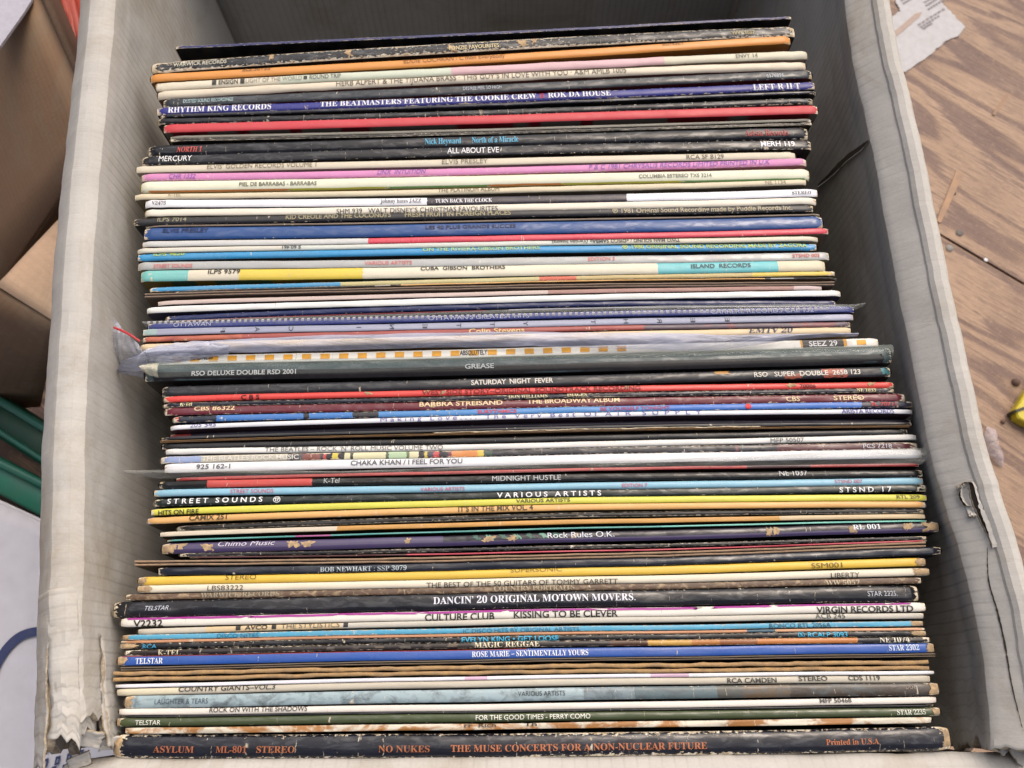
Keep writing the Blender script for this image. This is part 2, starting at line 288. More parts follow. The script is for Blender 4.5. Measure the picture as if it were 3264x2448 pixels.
   [('EURYTHMICS','M',785,1088,'b','#b83c4c',.5,28),('BE YOURSELF TONIGHT','M',1745,2290,'b','#9a4068',.5,28),('●','R',668,715,'s','#c82c34',.5,44),('PL 70711','R',1660,1855,'b','#b83434',.5,28)]),
('D', 345,380, 296, 1995,255, 64, '#dadce2', dict(wear=.06, rough=.45, cover='#4a3440', crease=0), 'white sleeve with thin violet widely spaced lettering',
   [('205 545','L',508,708,'s','#5c5c96',.2,38),('M a k i n g   L o v e . . . .   T h e   V e r y   B e s t   O f   A  I  R    S  U  P  P  L  Y','L',1990,4506,'s','#6c6ca4',.35,38),('ARISTA RECORDS','R',1428,1840,'s','#4a4a94',.5,40)]),
('D', 350,448, 366, 1980,335, 30, [('#a03030',),('L',500,'#2a2438')], dict(wear=.1, rough=.4, cover='#1c1418', low=-.006), 'dark plum sleeve with a red corner, set low below the white one', []),
('D', 275,472, 398, 1990,358, 24, '#232428', dict(wear=.2, rough=.3, cover='#181410'), 'thin black sleeve just behind the torn brown-edged one', []),
('D', 270,500, 428, 1970,382, 30, '#9a7448', dict(kind='open', cover='#2a1c14', wav=1.3, ragg=1.2, paper='#c9b795', torn=1), 'brown sleeve with an open torn mouth between two black ones', []),
('D', 285,520, 468, 1950,408, 42, '#1a1b1e', dict(wear=.2, rough=.3, cover='#101012', low=-.002), 'plain black sleeve behind the white rock and roll one', []),
('D', 310,560, 518, 2025,448, 58, '#dcdcd8', dict(wear=.12, rough=.5, cover='#8a8a84', crease=.3, bulge=1), 'white sleeve with grey thin capitals and a dog-eared left corner',
   [('THE BEATLES – ROCK ’N’ ROLL MUSIC VOLUME TWO','L',1092,2480,'s','#6a6a64',.45,38),('MFP 50507','R',865,1128,'s','#64645e',.55,36)]),
('D', 270,625, 568, 2030,515, 52, [('#8a9cc4',),('L',580,'#bdb9a8'),('L',1255,'#4a4a50'),('L',1365,'#7c4038'),('L',1520,'#26262c'),('L',1545,'#b83030'),('L',1565,'#23232a'),('L',1610,'#c9b840'),('L',1640,'#2c2430'),('L',1685,'#d0cca0'),('L',1752,'#3c3c38'),('L',1762,'#d2cfa4'),('L',1900,'#4a4a40'),('L',1908,'#cfcca4'),('L',2025,'#50604c'),('L',2036,'#a9c49c'),('L',2190,'#5c6c50'),('L',2205,'#cfcca4'),('M',305,'#2a2830'),('M',360,'#c4b040'),('M',385,'#2c2c40'),('M',435,'#b83038'),('M',462,'#26222c'),('M',545,'#6c2c3c'),('M',570,'#cf8440'),('M',770,'#c9b23c'),('M',812,'#31453c'),('M',900,'#23242c'),('R',570,'#6c3c44'),('R',600,'#26262e'),('R',900,'#50242e')], dict(wear=.7, rough=.15, cover='#1c1c22', spec=.7), 'many-coloured glossy sleeve with small film-like frames, between two white ones',
   [('THE BEATLES ROCK MUSIC','L',600,1355,'b','#cfccc4',.5,34),('PCS 7218','R',1592,1818,'b','#b0aeb4',.5,32)]),
('D', 305,680, 622, 2060,568, 64, '#dde0e4', dict(wear=.05, rough=.4, cover='#4a2428', crease=0), 'white sleeve with dark grey capitals under the clear plastic film',
   [('925 162-1','L',558,822,'b','#5c5e62',.45,36),('CHAKA KHAN / I FEEL FOR YOU','L',1760,2632,'b','#5a5c60',.4,38)]),
('D', 390,790, 728, 2050,680, 36, [('#a83434',),('L',560,'#c84440'),('R',0,'#c03c3c'),('R',665,'#50282c'),('R',1180,'#a83434')], dict(wear=.1, rough=.25, cover='#2c1416'), 'red sleeve blurred under clear film, behind a black one', []),
('D', 265,816, 768, 2065,730, 62, [('#17191a',),('L',630,'#cf4c44'),('L',1440,'#17191a')], dict(wear=.2, rough=.18, cover='#101214', skew=-.012, spec=.7), 'black sleeve with a slanted red block and thin white capitals',
   [('K-Tel','L',1552,1672,'n','#b8bcb8',.4,40),('MIDNIGHT HUSTLE','M',900,1436,'n','#c4c8c8',.5,38),('NE 1037','R',937,1157,'n','#cfd2d2',.3,40)]),
('D', 220,880, 838, 2075,790, 62, '#84bcd4', dict(wear=.3, rough=.35, cover='#2c3c44', crease=.8), 'light blue sleeve with thin red capitals',
   [('STREET SOUNDS','L',823,1158,'n','#c4485c',.5,30),('VARIOUS ARTISTS','M',340,684,'n','#c4485c',.6,28),('EDITION 7','M',1915,2112,'n','#c4485c',.55,28),('STSND 007','R',1373,1588,'n','#b84458',.45,26)]),
('D', 220,958, 900, 2100,845, 62, '#1d2622', dict(wear=.4, rough=.15, cover='#141816', spec=.7), 'greenish black sleeve with heavy white spaced capitals',
   [('S T R E E T   S O U N D S','L',330,1072,'b','#e2e4e2',.35,40),('⑰','L',1155,1212,'b','#d8dad8',.35,48),('V A R I O U S   A R T I S T S','M',935,1750,'b','#e6e6e6',.5,38),('S T S N D   1 7','R',1405,1815,'b','#e6e6e6',.65,38)]),
('D', 200,1035, 957, 2100,925, 60, '#d3cf38', dict(wear=.2, rough=.35, cover='#5c501c', crease=.3), 'lemon yellow sleeve with bold black capitals at its left end',
   [('HITS ON FIRE','L',260,575,'b','#2e2e20',.65,36),('VARIOUS ARTISTS','M',1085,1508,'b','#4e4c20',.4,28),('RTL 209','R',1858,2040,'b','#6c6830',.4,28)]),
('E', 290,120, 27, 2095,-5, 62, '#dba75c', dict(wear=.4, rough=.35, cover='#3a2c1c', card='#d8cfd4'), 'apricot sleeve with bold dark lettering, in front of the lemon one',
   [('CAMIX 251','L',622,915,'b','#4a3a24',.35,40),('IT’S IN THE MIX VOL. 4','M',632,1218,'b','#4a3a24',.35,42)]),
('E', 520,185, 95, 2085,52, 34, '#1b1816', dict(wear=1.0, rough=.35, cover='#100e0c', low=-.002), 'thin black sleeve with a dashed line of scuffs', []),
('E', 390,232, 150, 2090,95, 32, [('#cfc4ae',),('L',1750,'#c4903c'),('R',920,'#cbb48c')], dict(wear=.3, rough=.45, cover='#20413e', cover2='#4c3216', low=-.001), 'thin sleeve cream at left turning golden, its left end bent', []),
('E', 440,292, 213, 2110,142, 14, [('#4a9a94',),('L',1430,'#a04c84'),('L',1700,'#4a9a94'),('R',0,'#62b8a8')], dict(wear=.1, rough=.4, cover='#1c2c2c'), 'hair-thin turquoise sleeve with a short magenta length', []),
('E', 400,322, 248, 2205,152, 100, '#24222c', dict(wear=.25, rough=.14, cover='#0e0c10', tears=11, two='#40355a', spec=.8, endcard=1), 'thick black and purple sleeve with many torn tan patches',
   [('Chimo Music','L',848,1290,'i','#c9c4d0',.2,40),('Rock Rules O.K.','M',1326,1848,'n','#cfd4dc',.3,44),('RL 001','R',1510,1728,'sf','#cfd4dc',.35,38)]),
('E', 545,400, 352, 2100,268, 26, '#19181a', dict(wear=.8, rough=.3, cover='#0e0e10'), 'thin matt black sleeve in front of the thick purple one', []),
('E', 620,425, 392, 2110,298, 12, [('#50282c',),('L',2300,'#b83048')], dict(wear=.4, rough=.4, cover='#2c1c18'), 'hair-thin dark red sleeve before the open brown one', []),
('E', 195,452, 415, 2090,310, 46, '#a4886c', dict(kind='open', cover='#33251c', wav=1.4, ragg=.5, gape=1), 'brown card sleeve with mouth gaping open, sticking out at left', []),
('E', 375,510, 465, 2212,350, 62, '#1d222e', dict(wear=.3, rough=.1, cover='#101218', spec=.9, wave=1), 'glossy black-blue sleeve poking out furthest to the right of its neighbours',
   [('BOB NEWHART : SSP 3079','L',1642,2316,'sf','#a9b4b8',.55,36)]),
('E', 215,582, 528, 2100,435, 68, '#e0b82c', dict(wear=.08, rough=.4, cover='#8c7018', crease=.2, endcard=.5), 'golden yellow sleeve with thin dark capitals',
   [('STEREO','L',905,1145,'n','#6c5a20',.25,38),('SUPERSONIC','M',1038,1440,'n','#7c6824',.15,34),('SSM001','R',1183,1425,'n','#6c5c24',.6,40)]),
('E', 215,648, 597, 2120,515, 66, '#dbd2bc', dict(wear=.15, rough=.45, cover='#6c604c', endcard=.6, crease=.2), 'cream sleeve right in front of the golden yellow one',
   [('LBS83222','L',767,1045,'n','#4a443a',.55,38),('THE BEST OF THE 50 GUITARS OF TOMMY GARRETT','M',384,1878,'n','#3c3830',.7,38),('LIBERTY','R',1338,1562,'n','#4c463c',.7,38)]),
('E', 120,720, 660, 2060,590, 54, '#5c4634', dict(wear=.4, rough=.45, cover='#2c2018', mott=('#a08a6c',320,.5,.68)), 'mottled brown brick-textured sleeve with pale grey capitals',
   [('WARWICK RECORDS','L',712,1325,'sf','#98907c',.4,38),('COUNTRY PORTRAITS','M',910,1540,'sf','#a89c80',.45,36),('WW 5057','R',1298,1565,'sf','#c9b89c',.75,36)]),
('E', 25,778, 708, 2035,650, 122, '#191a20', dict(wear=.35, rough=.1, cover='#0e0e12', spec=.9, wave=1), 'widest glossy black sleeve with thin white serif capitals',
   [('TELSTAR','L',282,465,'i','#b8bcc8',.45,34),('DANCIN’ 20 ORIGINAL MOTOWN MOVERS.','M',436,2015,'sf','#d8dae4',.42,54),('STAR 2225.','R',1620,1858,'n','#b0b4bc',.5,38)]),
('E', 85,905, 845, 2090,785, 84, '#dfdcd2', dict(wear=.15, rough=.45, cover='#8c8478', crease=.2, mag=1), 'white sleeve with a torn magenta stripe along its far edge',
   [('V2232','L',190,418,'b','#23221f',.65,52),('CULTURE CLUB','M',372,915,'b','#2c2a28',.75,52),('KISSING TO BE CLEVER','M',1066,1880,'b','#2c2a28',.6,52),('VIRGIN RECORDS LTD','R',1225,1985,'b','#2c2a28',.65,48)]),
('E', 215,990, 918, 2080,868, 66, [('#bfb9a8',),('L',740,'#cdb68c'),('L',1790,'#bdb9ac')], dict(wear=.1, rough=.5, cover='#8a7c68', crease=.1), 'grey-beige sleeve with small black squares between its words',
   [('■','L',985,1022,'s','#2a2826',.35,32),('AVCO','L',1057,1232,'b','#2a2826',.35,34),('■','L',1265,1300,'s','#2a2826',.35,32),('THE STYLISTICS','L',1338,1795,'n','#55524a',.3,38),('■','L',1824,1860,'s','#2a2826',.3,32),('ACB 245','R',1218,1452,'n','#4c4a46',.4,38)]),
('E', 90,1038, 983, 2080,930, 50, '#3a9cc0', dict(wear=.8, rough=.35, cover='#1c4c60', card='#d3c9b8', endcard=.5), 'heavily rubbed turquoise sleeve with faint dark capitals',
   [('DISCO NITES','L',840,1165,'n','#28607c',.7,34),('IC DISCO HITS BY ORIGINAL ARTISTS','M',672,1580,'n','#28607c',.65,32),('RONCO RTL 2056A','R',858,1340,'n','#1c4458',.75,36)]),
('F', 80,105, 48, 2090,5, 24, [('#c48c64',),('R',680,'#2c5468'),('R',890,'#cf9c74')], dict(wear=.4, rough=.4, cover='#3c2818'), 'very thin peach sleeve directly in front of the turquoise one', []),
('F', 75,128, 74, 2105,28, 42, '#141518', dict(wear=.6, rough=.25, cover='#101012', endcard=.6), 'narrow black sleeve with turquoise bold capitals',
   [('RCA','L',260,370,'b','#3c8cb0',.65,34),('EVELYN KING • GET LOOSE','M',660,1420,'b','#3ca4c8',.7,42),('Ⓢ RCALP 3093','R',1082,1470,'b','#3ca4c8',.75,42)]),
('F', 120,180, 118, 2120,78, 50, [('#221a18',),('M',1800,'#4a2c18'),('M',2100,'#b88c30'),('R',240,'#a8681c'),('R',470,'#8a5020'),('R',750,'#b46c24'),('R',1535,'#1c1c20')], dict(wear=.7, rough=.25, cover='#141014', mott2=1), 'dark brown sleeve with an amber right half and cream serif capitals',
   [('K-TEL','L',380,558,'sf','#cfc4a4',.65,38),('MAGIC REGGAE','M',760,1270,'sf','#dcd2b4',.45,42),('NE 1074','R',1724,1960,'sf','#ddd6c4',.4,42)]),
('F', 60,228, 175, 2160,125, 66, '#1c50a4', dict(wear=.15, rough=.22, cover='#5c1c18', crease=.2, endcard=.3, redge=1), 'cobalt blue sleeve with white serif capitals, in front of the amber-brown one',
   [('TELSTAR','L',208,420,'sf','#dfe4ee',.55,44),('ROSE MARIE – SENTIMENTALLY YOURS','M',740,1650,'sf','#dfe4f0',.5,42),('STAR 2302','R',1794,2030,'sf','#cfdcf0',.45,42)]),
('F', 85,312, 252, 2165,205, 40, '#6c6050', dict(kind='open', cover='#2c241e', wav=.8, ragg=.8, dark=1), 'dark grey-brown open sleeve sticking up behind the ragged tan one', []),
('F', 30,345, 294, 2110,256, 90, '#b3906058'[:7], dict(kind='open', cover='#241a14', wav=4.0, ragg=1.6, thick=2.0), 'open tan cardboard sleeve with two thick ragged edges', []),
('F', 35,450, 384, 2165,342, 30, [('#dfdfe6',),('M',665,'#cfaac4'),('M',855,'#dfdfe6'),('M',2130,'#c9a8c0'),('R',220,'#dfe0e4')], dict(wear=.05, rough=.4, cover='#8c8880', crease=0), 'thin bluish white sleeve with two short pink lengths', []),
('F', 45,485, 415, 2135,378, 64, [('#cfc8ac',),('L',540,'#bdb6a4')], dict(wear=.1, rough=.5, cover='#55503c', crease=.1), 'grey-beige sleeve with bold dark capitals, behind the wide pale blue one',
   [('COUNTRY GIANTS–VOL.3','L',538,1292,'b','#34322e',.25,38),('RCA CAMDEN','R',527,915,'b','#34322e',.5,38),('STEREO','R',1088,1315,'b','#34322e',.35,36),('CDS 1119','R',1478,1728,'b','#34322e',.3,36)]),
('F', 120,540, 485, 2190,435, 104, [('#93a9b0',),('M',1600,'#74858c'),('M',2000,'#54686e'),('R',430,'#4a4a44'),('R',640,'#5c4a34'),('R',1000,'#3c332a')], dict(wear=.35, rough=.28, cover='#3c3c3c', mott=('#4a5458',150,.46,.72), endcard=.5), 'wide pale blue sleeve becoming a dark branchy picture at right',
   [('LAUGHTER & TEARS','L',358,772,'n','#3c4c58',.5,40),('VARIOUS ARTISTS','M',1100,1468,'n','#2c3438',.42,38),('DOT','R',1928,2005,'s','#8a7868',.3,34)]),
('F', 65,640, 602, 2180,545, 54, '#dcd6cc', dict(wear=.08, rough=.4, cover='#55504c', crease=.1), 'white sleeve with dark condensed capitals, behind the olive green one',
   [('ROCK ON WITH THE SHADOWS','L',782,1545,'b','#4a4844',.3,38),('MFP 50468','R',1254,1502,'b','#4a4844',.3,34)]),
('F', 75,697, 656, 2165,608, 14, '#1b1c20', dict(wear=.3, rough=.3, cover='#141416'), 'hair-thin black sleeve pressed behind the olive green one', []),
('F', 50,714, 674, 2205,628, 76, '#414c2e', dict(wear=.25, rough=.14, cover='#1c2414', spec=.7, endcard=.3), 'olive green sleeve with thin white capitals',
   [('TELSTAR','L',205,402,'n','#dcdcd0',.55,36),('FOR THE GOOD TIMES - PERRY COMO','M',772,1668,'n','#e2e2d4',.48,38),('STAR 2235','R',1858,2085,'sf','#cfd2c4',.5,40)]),
('F', 110,786, 750, 2145,700, 70, '#cfc8b4', dict(wear=.2, rough=.5, cover='#241e1a', mott=('#9a6830',60,.46,.56), crease=1, bulge=2), 'water-stained cream and brown sleeve with wrinkled spine',
   [('rr  Rich','M',682,930,'b','#34302a',.2,40),('Th','M',1150,1250,'b','#34302a',.15,36)]),
('F', 42,842, 836, 2270,780, 175, '#181a24', dict(wear=.75, rough=.14, cover='#121218', card='#ddd3bd', spec=.7, endcard=.4), 'thickest black sleeve with copper serif capitals, nearest of the row',
   [('ASYLUM','L',355,670,'sf','#9a5a3c',.62,50),('ML-801','L',842,1080,'sf','#9a5a3c',.62,50),('STEREO','L',1158,1455,'sf','#a0603c',.62,50),('NO NUKES','M',18,415,'sf','#a0603c',.62,50),('THE MUSE CONCERTS FOR A NON-NUCLEAR FUTURE','M',580,2575,'sf','#b06a44',.6,52),('Printed in U.S.A','R',1293,1705,'sf','#b06a44',.55,44)]),
]

def sans(c, up, lo, dg):
    if 'A' <= c <= 'Z': return chr(up + ord(c) - 65)
    if 'a' <= c <= 'z': return chr(lo + ord(c) - 97)
    if c.isdigit() and dg: return chr(dg + ord(c) - 48)
    return c
SER = (0x1D400, 0x1D41A, 0x1D7CE)                    # the serif capitals of the built-in type
def style(s, st): return ''.join(sans(c, *SER) for c in s) if st in ('sf', 'si') else s
DG = bpy.context.evaluated_depsgraph_get
_tc = bpy.data.curves.new('lettering', 'FONT'); _to = bpy.data.objects.new('lettering', _tc); COL.objects.link(_to)
_cache = {}
class Sleeve: pass
LIST = []
for i, (r, lx, ly, my, rx, ry, h, cols, o, label, texts) in enumerate(SL):
    s = Sleeve(); s.i, s.r, s.o, s.label, s.texts, s.cols = i, r, o, label, texts, cols
    s.xl, s.yl, s.ym, s.xr, s.yr = PX(r, 'L', lx), Y0[r] + ly * KZ, Y0[r] + my * KZ, PX(r, 'R', rx), Y0[r] + ry * KZ
    s.h = h * KZ; LIST.append(s)
def place(s, z):
    s.z = z; s.L, s.M, s.R = U(s.xl, s.yl, z), U(1632, s.ym, z), U(s.xr, s.yr, z)
    s.d = (s.R - s.L).normalized(); s.n = Vector((s.d.y, -s.d.x, 0)); s.len = (s.R - s.L).length
    um = (s.M - s.L).dot(s.d) / s.len; dev = (s.L + s.d * (um * s.len) - s.M).dot(s.n)
    s.um, s.bow = um, max(-.0025, min(.0025, -dev)) / (um * (1 - um))       # bow towards n
    s.t = (U(1632, s.ym + s.h, z) - s.M).length
def far_at(s, x):
    u = (x - s.L.x) / (s.R.x - s.L.x); return s.L.y + (s.R.y - s.L.y) * u + s.bow * u * (1 - u) * s.n.y
prev = None
for s in LIST:
    z = SPZ + rnd.uniform(-.0004, .0004); place(s, z)
    z += s.o.get('low', 0); place(s, z); s.t *= 1.1
    prev = s
for a, b_ in zip(LIST, LIST[1:]):                     # never thicker than the room to the next one
    for _ in range(3):
        room = min(far_at(a, x) - far_at(b_, x) for x in (max(a.L.x, b_.L.x) + .01, -.05, 0.0, .05, min(a.R.x, b_.R.x) - .01))
        if room < .0006:                                # their measured far edges nearly cross: bend the nearer one away
            k = .0006 - room; b_.L.y -= k; b_.M.y -= k; b_.R.y -= k
        else: break
    a.t = max(.0005, min(a.t, room - .00015))
LIST[-1].t = .0083

def prof(v, t):                                         # height of the rounded back across its thickness
    a = min(1.0, abs(2 * v - 1)); return -.12 * t * a ** 5 - .08 * t * a * a
def warp(x, y):                                         # the whole stack waves together
    return .00045 * fbm(x * 14, y * 9, 3.3, 2)
def surf(s, u, v, lift=0.0):
    uu = min(max(u, 0.0), 1.0); o = s.o
    dl = s.len * min(uu, 1 - uu); e = max(0.0, 1 - dl / .0045); t = s.t * (1 - .16 * e * e)
    p = s.L + s.d * (uu * s.len) + s.n * (s.bow * uu * (1 - uu))
    v2 = min(max(v, 0.0), 1.0); over = abs(v - v2) * s.t
    t2 = t
    if o.get('bulge'): t2 = t * (1 - .22 * (0.5 + 0.5 * fbm(uu * 7, s.i * 3.7, 0, 2)) * o['bulge'] / 1.3)
    p = p + s.n * ((s.t - t2) * .5 + t2 * v2)
    z = s.z + prof(v2, t2) * (.55 + .75 * ((s.i * 29 % 13) / 13)) - over
    z += .00022 * fbm(uu * 26, s.i * 1.9, v2 * 1.2, 2) * (1 + 2.0 * o.get('wave', 0) + o.get('bulge', 0))
    z -= (.0006 + .0013 * ((s.i * 37 % 11) / 11)) * e ** 2.2 * (1 + .4 * (v2 - .5))
    z -= .0009 * max(0, fbm(uu * 60, s.i * 5.1, 1, 2) + .1) * max(0, 1 - dl / .020) * (1 + o.get('wear', .3))
    p.y += warp(p.x, p.y)
    return Vector((p.x, p.y, z + lift))
def mute(c, k=.08):
    g = sum(c[:3]) / 3; return tuple(x * (1 - k) + g * k for x in c[:3]) + (1.0,)
def seg_stops(s):
    if isinstance(s.cols, str): return [(0.0, mute(lin(s.cols)))]
    st = []
    for k, sg in enumerate(s.cols):
        if len(sg) == 1: st.append((0.0, mute(lin(sg[0]))))
        else: st.append(((PX(s.r, sg[0], sg[1]) - s.xl) / (s.xr - s.xl), mute(lin(sg[2]))))
    return st[:31]
def ubreak(s):
    us = [k / 84 for k in range(85)] + [.0015, .004, .008, .996, .992, .9985]
    return sorted(set(us))
def glyphs(text, st): return _cache[(text, st)]
def set_type(texts, st):
    """all the lettering is set in one go, one line each, and cut apart again"""
    _tc.offset = .018 if st == 'b' else 0; _tc.shear = .25 if st in ('i', 'si') else 0
    texts = sorted(set(texts)); _tc.body = '\n'.join(style(t, st) for t in texts); _tc.resolution_u = 3; _tc.space_line = 3.0
    bpy.context.view_layer.update(); ev = _to.evaluated_get(DG()); m = ev.to_mesh()
    co = [tuple(v.co) for v in m.vertices]; per = {}
    for p in m.polygons:
        k = round((.4 - sum(co[v][1] for v in p.vertices) / len(p.vertices)) / 3.0); per.setdefault(k, []).append(tuple(p.vertices))
    for k, tx in enumerate(texts):
        ids, vs, fs = {}, [], []
        for f in per.get(k, []):
            for v in f:
                if v not in ids: ids[v] = len(vs); vs.append((co[v][0], co[v][1] + 3.0 * k, 0))
            fs.append(tuple(ids[v] for v in f))
        bm = bmesh.new(); bv = [bm.verts.new(v) for v in vs]
        for f in fs:
            try: bm.faces.new([bv[q] for q in f])
            except ValueError: pass
        for y in (.1, .22, .34, .46, .58):
            bmesh.ops.bisect_plane(bm, geom=bm.verts[:] + bm.edges[:] + bm.faces[:], plane_co=(0, y, 0), plane_no=(0, 1, 0))
        bm.verts.index_update(); vs = [tuple(v.co) for v in bm.verts]; fs = [tuple(v.index for v in f.verts) for f in bm.faces]; bm.free()
        _cache[(tx, st)] = (vs, fs)
    ev.to_mesh_clear()
def cap_height(st):
    vs, _ = glyphs('H', st); return max(v[1] for v in vs)
def lettering(s, parent, text, u0, u1, st, col, vc, cap, flip=False, worn=.3):
    vs, fs = glyphs(text, st)
    if not vs: return
    x0, x1 = min(v[0] for v in vs), max(v[0] for v in vs)
    square = text in '■●⑰日'
    ch = (max(v[1] for v in vs) - min(v[1] for v in vs)) if square else cap_height(st)
    yb = min(v[1] for v in vs) if square else 0
    hv = cap / (s.t0); out = []
    vc = min(vc, 1.04 - hv / 2) if not square else min(max(vc, hv / 2 + .03), .97 - hv / 2)
    for x, y, _ in vs:
        a = (x - x0) / (x1 - x0); b = (y - yb) / ch
        if flip: a = 1 - a; b = 1 - b
        out.append(surf(s, u0 + (u1 - u0) * a, vc + hv * (.5 - b), .00028))
    mesh('spine_lettering', out, fs, ink(col, worn), parent, smooth=False)
def decal(s, parent, name, u0, u1, v0, v1, mat, skew=0, rag=0.0, lift=.00016, nu=8, nv=5, seed=0):
    vs = []
    for i in range(nu):
        for j in range(nv):
            a, b = i / (nu - 1), j / (nv - 1)
            ru = rag * fbm(b * 3 + seed, i * .1, seed) if i in (0, nu - 1) else 0
            rv = rag * fbm(a * 3 + seed * 2, 7, seed) if j in (0, nv - 1) else 0
            vs.append(surf(s, u0 + (u1 - u0) * (a + ru) + skew * (b - .5), v0 + (v1 - v0) * (b + rv), lift))
    return mesh(name, vs, grid_faces(nu, nv), mat, parent)
def ufrac(s, c, x): return (PX(s.r, c, x) - s.xl) / (s.xr - s.xl)

def build_sleeve(s):
    o = s.o; base = s.L.lerp(s.R, .5); base.z = 0.006
    root = empty('record_sleeve', base); tag(root, s.label, 'record sleeve', 'record sleeves standing in the box')
    s.t0 = s.h * (U(1632, s.ym + 1, s.z) - s.M).length if False else max(s.t, 1e-4)
    s.pxm = (U(1632, s.ym + 10, s.z) - s.M).length / 10
    cov = cover_mat(o.get('cover', '#222222'), s.i, o.get('cover2'))
    us = ubreak(s)
    if o.get('kind') == 'open':
        return open_sleeve(s, root, cov, us)
    # spine
    vv = [0, .06, .15, .3, .5, .7, .85, .94, 1]
    vs = [surf(s, u, v) for u in us for v in vv]; uv = [(u, v) for u in us for v in vv]
    stops = seg_stops(s)
    m = print_mat(stops, s.t, s.i + 1.5, o.get('wear', .3), o.get('rough', .35), o.get('card', '#d9d0bd'),
                  (lin(o['mott'][0]),) + tuple(o['mott'][1:]) if 'mott' in o else None, o.get('crease', .35), o.get('spec', .5), 1 + o.get('endcard', 0))
    mesh('spine', vs, grid_faces(len(us), len(vv), flip=True), m, root, uv)
    # the two covers and the closed ends
    for nm, v, sg in (('front_cover', 1, 1), ('back_cover', 0, -1)):
        cv, cu = [], []
        for u in us:
            p = surf(s, u, v)
            for dz in (0, .002, .012, .05, .15, .302):
                q = p.copy(); q.z -= dz
                q += s.n * sg * (-.00003 if dz else 0)
                cv.append(q); cu.append((u, dz))
        mesh(nm, cv, grid_faces(len(us), 6, flip=(sg > 0)), cov, root, cu)
    for u in (0, 1):
        ev = []
        for dz in (0, .004, .1, .302):
            for v in vv:
                p = surf(s, u, v); p.z -= dz; p -= s.d * (.0006 * math.sin(math.pi * v) * (1 if u == 0 else -1)); ev.append(p)
        mesh('side_edge', ev, grid_faces(4, len(vv), flip=(u == 1)), CARD if o.get('wear', 0) > .3 else cov, root)
    if o.get('endcard'):                                 # frayed, bare card corners
        for u, sg in ((0, 1), (1, -1)):
            ln = .011 * o['endcard'] * rnd.uniform(.5, 1.1)
            decal(s, root, 'frayed_corner', u, u + sg * ln / s.len, .02, .98, TORN, rag=.8, lift=.0002, nu=6, nv=9, seed=s.i + u)
    k = o.get('tears', 0)
    for q in range(k):
        u = rnd.uniform(.04, .97); wd = rnd.uniform(.0016, .0042) / s.len; v0 = rnd.uniform(-.02, .25)
        decal(s, root, 'torn_patch', u, u + wd, v0, v0 + rnd.uniform(.45, .8), TORN, skew=rnd.uniform(-.006, .006), rag=1.1, lift=.0002, nu=7, nv=7, seed=s.i * 3 + q)
    if o.get('stripe'):
        c = o['stripe']; cuts = [0, .22, .36, .52, .63, .8, 1]
        for q in range(6): decal(s, root, 'printed_stripe', cuts[q] + .004, cuts[q + 1], .9, 1.0, flat_mat('stripe_print', c[q % 3]), rag=.3, seed=q, nu=20, nv=3)
        for q, cc in enumerate(('#d49c94', '#d4c070', '#c98074')): decal(s, root, 'printed_stripe', .25 + q * .22, .4 + q * .22, 0, .06, flat_mat('stripe_print', cc), rag=.3, seed=q, nu=20, nv=3)
    if o.get('two'):
        decal(s, root, 'printed_band', .0, .99, .62, 1.0, flat_mat('purple_print', o['two'], .15, .05, 300, .7), nu=60, nv=4)
        decal(s, root, 'printed_band', .0, .36, .0, .62, flat_mat('purple_print', o['two'], .15, .05, 300, .7), nu=30, nv=4)
        for q in range(7): decal(s, root, 'printed_figure', .40 + q * .017, .407 + q * .017, .05, .5, flat_mat('print_teal', ('#3c6458', '#6c9c88')[q % 2]), skew=.006, rag=.9, lift=.00015, seed=q)
    if o.get('redge'): decal(s, root, 'printed_edge', .005, .5, .0, .05, flat_mat('edge_print', '#b84c34'), nu=60, nv=3)
    if o.get('mag'):
        mg = flat_mat('magenta_print', '#9c2c8c', .4)
        u = .01
        while u < .97:
            ln = rnd.uniform(.05, .16); decal(s, root, 'magenta_stripe', u, min(u + ln, .98), .02, rnd.uniform(.2, .3), mg, rag=.45, nu=16, nv=4, seed=u * 50); u += ln + rnd.uniform(-.004, .008)
    if o.get('blocks'):
        orange = flat_mat('orange_print', '#dfa024', .4, .15)
        px = PX(s.r, 'L', 360); q = 0
        for q in range(25):
            x = PX(s.r, 'L', 365) + q * 58.9
            u0 = (x - s.xl) / (s.xr - s.xl); u1 = (x + 29 - s.xl) / (s.xr - s.xl)
            if .865 < u1 < .955 or u0 > .96: continue
            decal(s, root, 'orange_block', u0, u1, .16, .8, orange, rag=.08, seed=q, nu=5, nv=5)
        decal(s, root, 'orange_block', ufrac(s, 'R', 1790), ufrac(s, 'R', 1862), .2, .8, orange, rag=.05)
        decal(s, root, 'black_block', ufrac(s, 'R', 1362), ufrac(s, 'R', 1685), .02, .98, flat_mat('black_print', '#25262c', .25), rag=.02, seed=4, nu=14)
        for a, b in ((1348, 1362), (1685, 1712)): decal(s, root, 'orange_block', ufrac(s, 'R', a), ufrac(s, 'R', b), .02, .9, orange)
    if o.get('fade'): decal(s, root, 'printed_band', .0, 1., o['fade'][1], 1.0, flat_mat('dark_print', o['fade'][0], .25, .03), rag=.2, nu=70, nv=4)
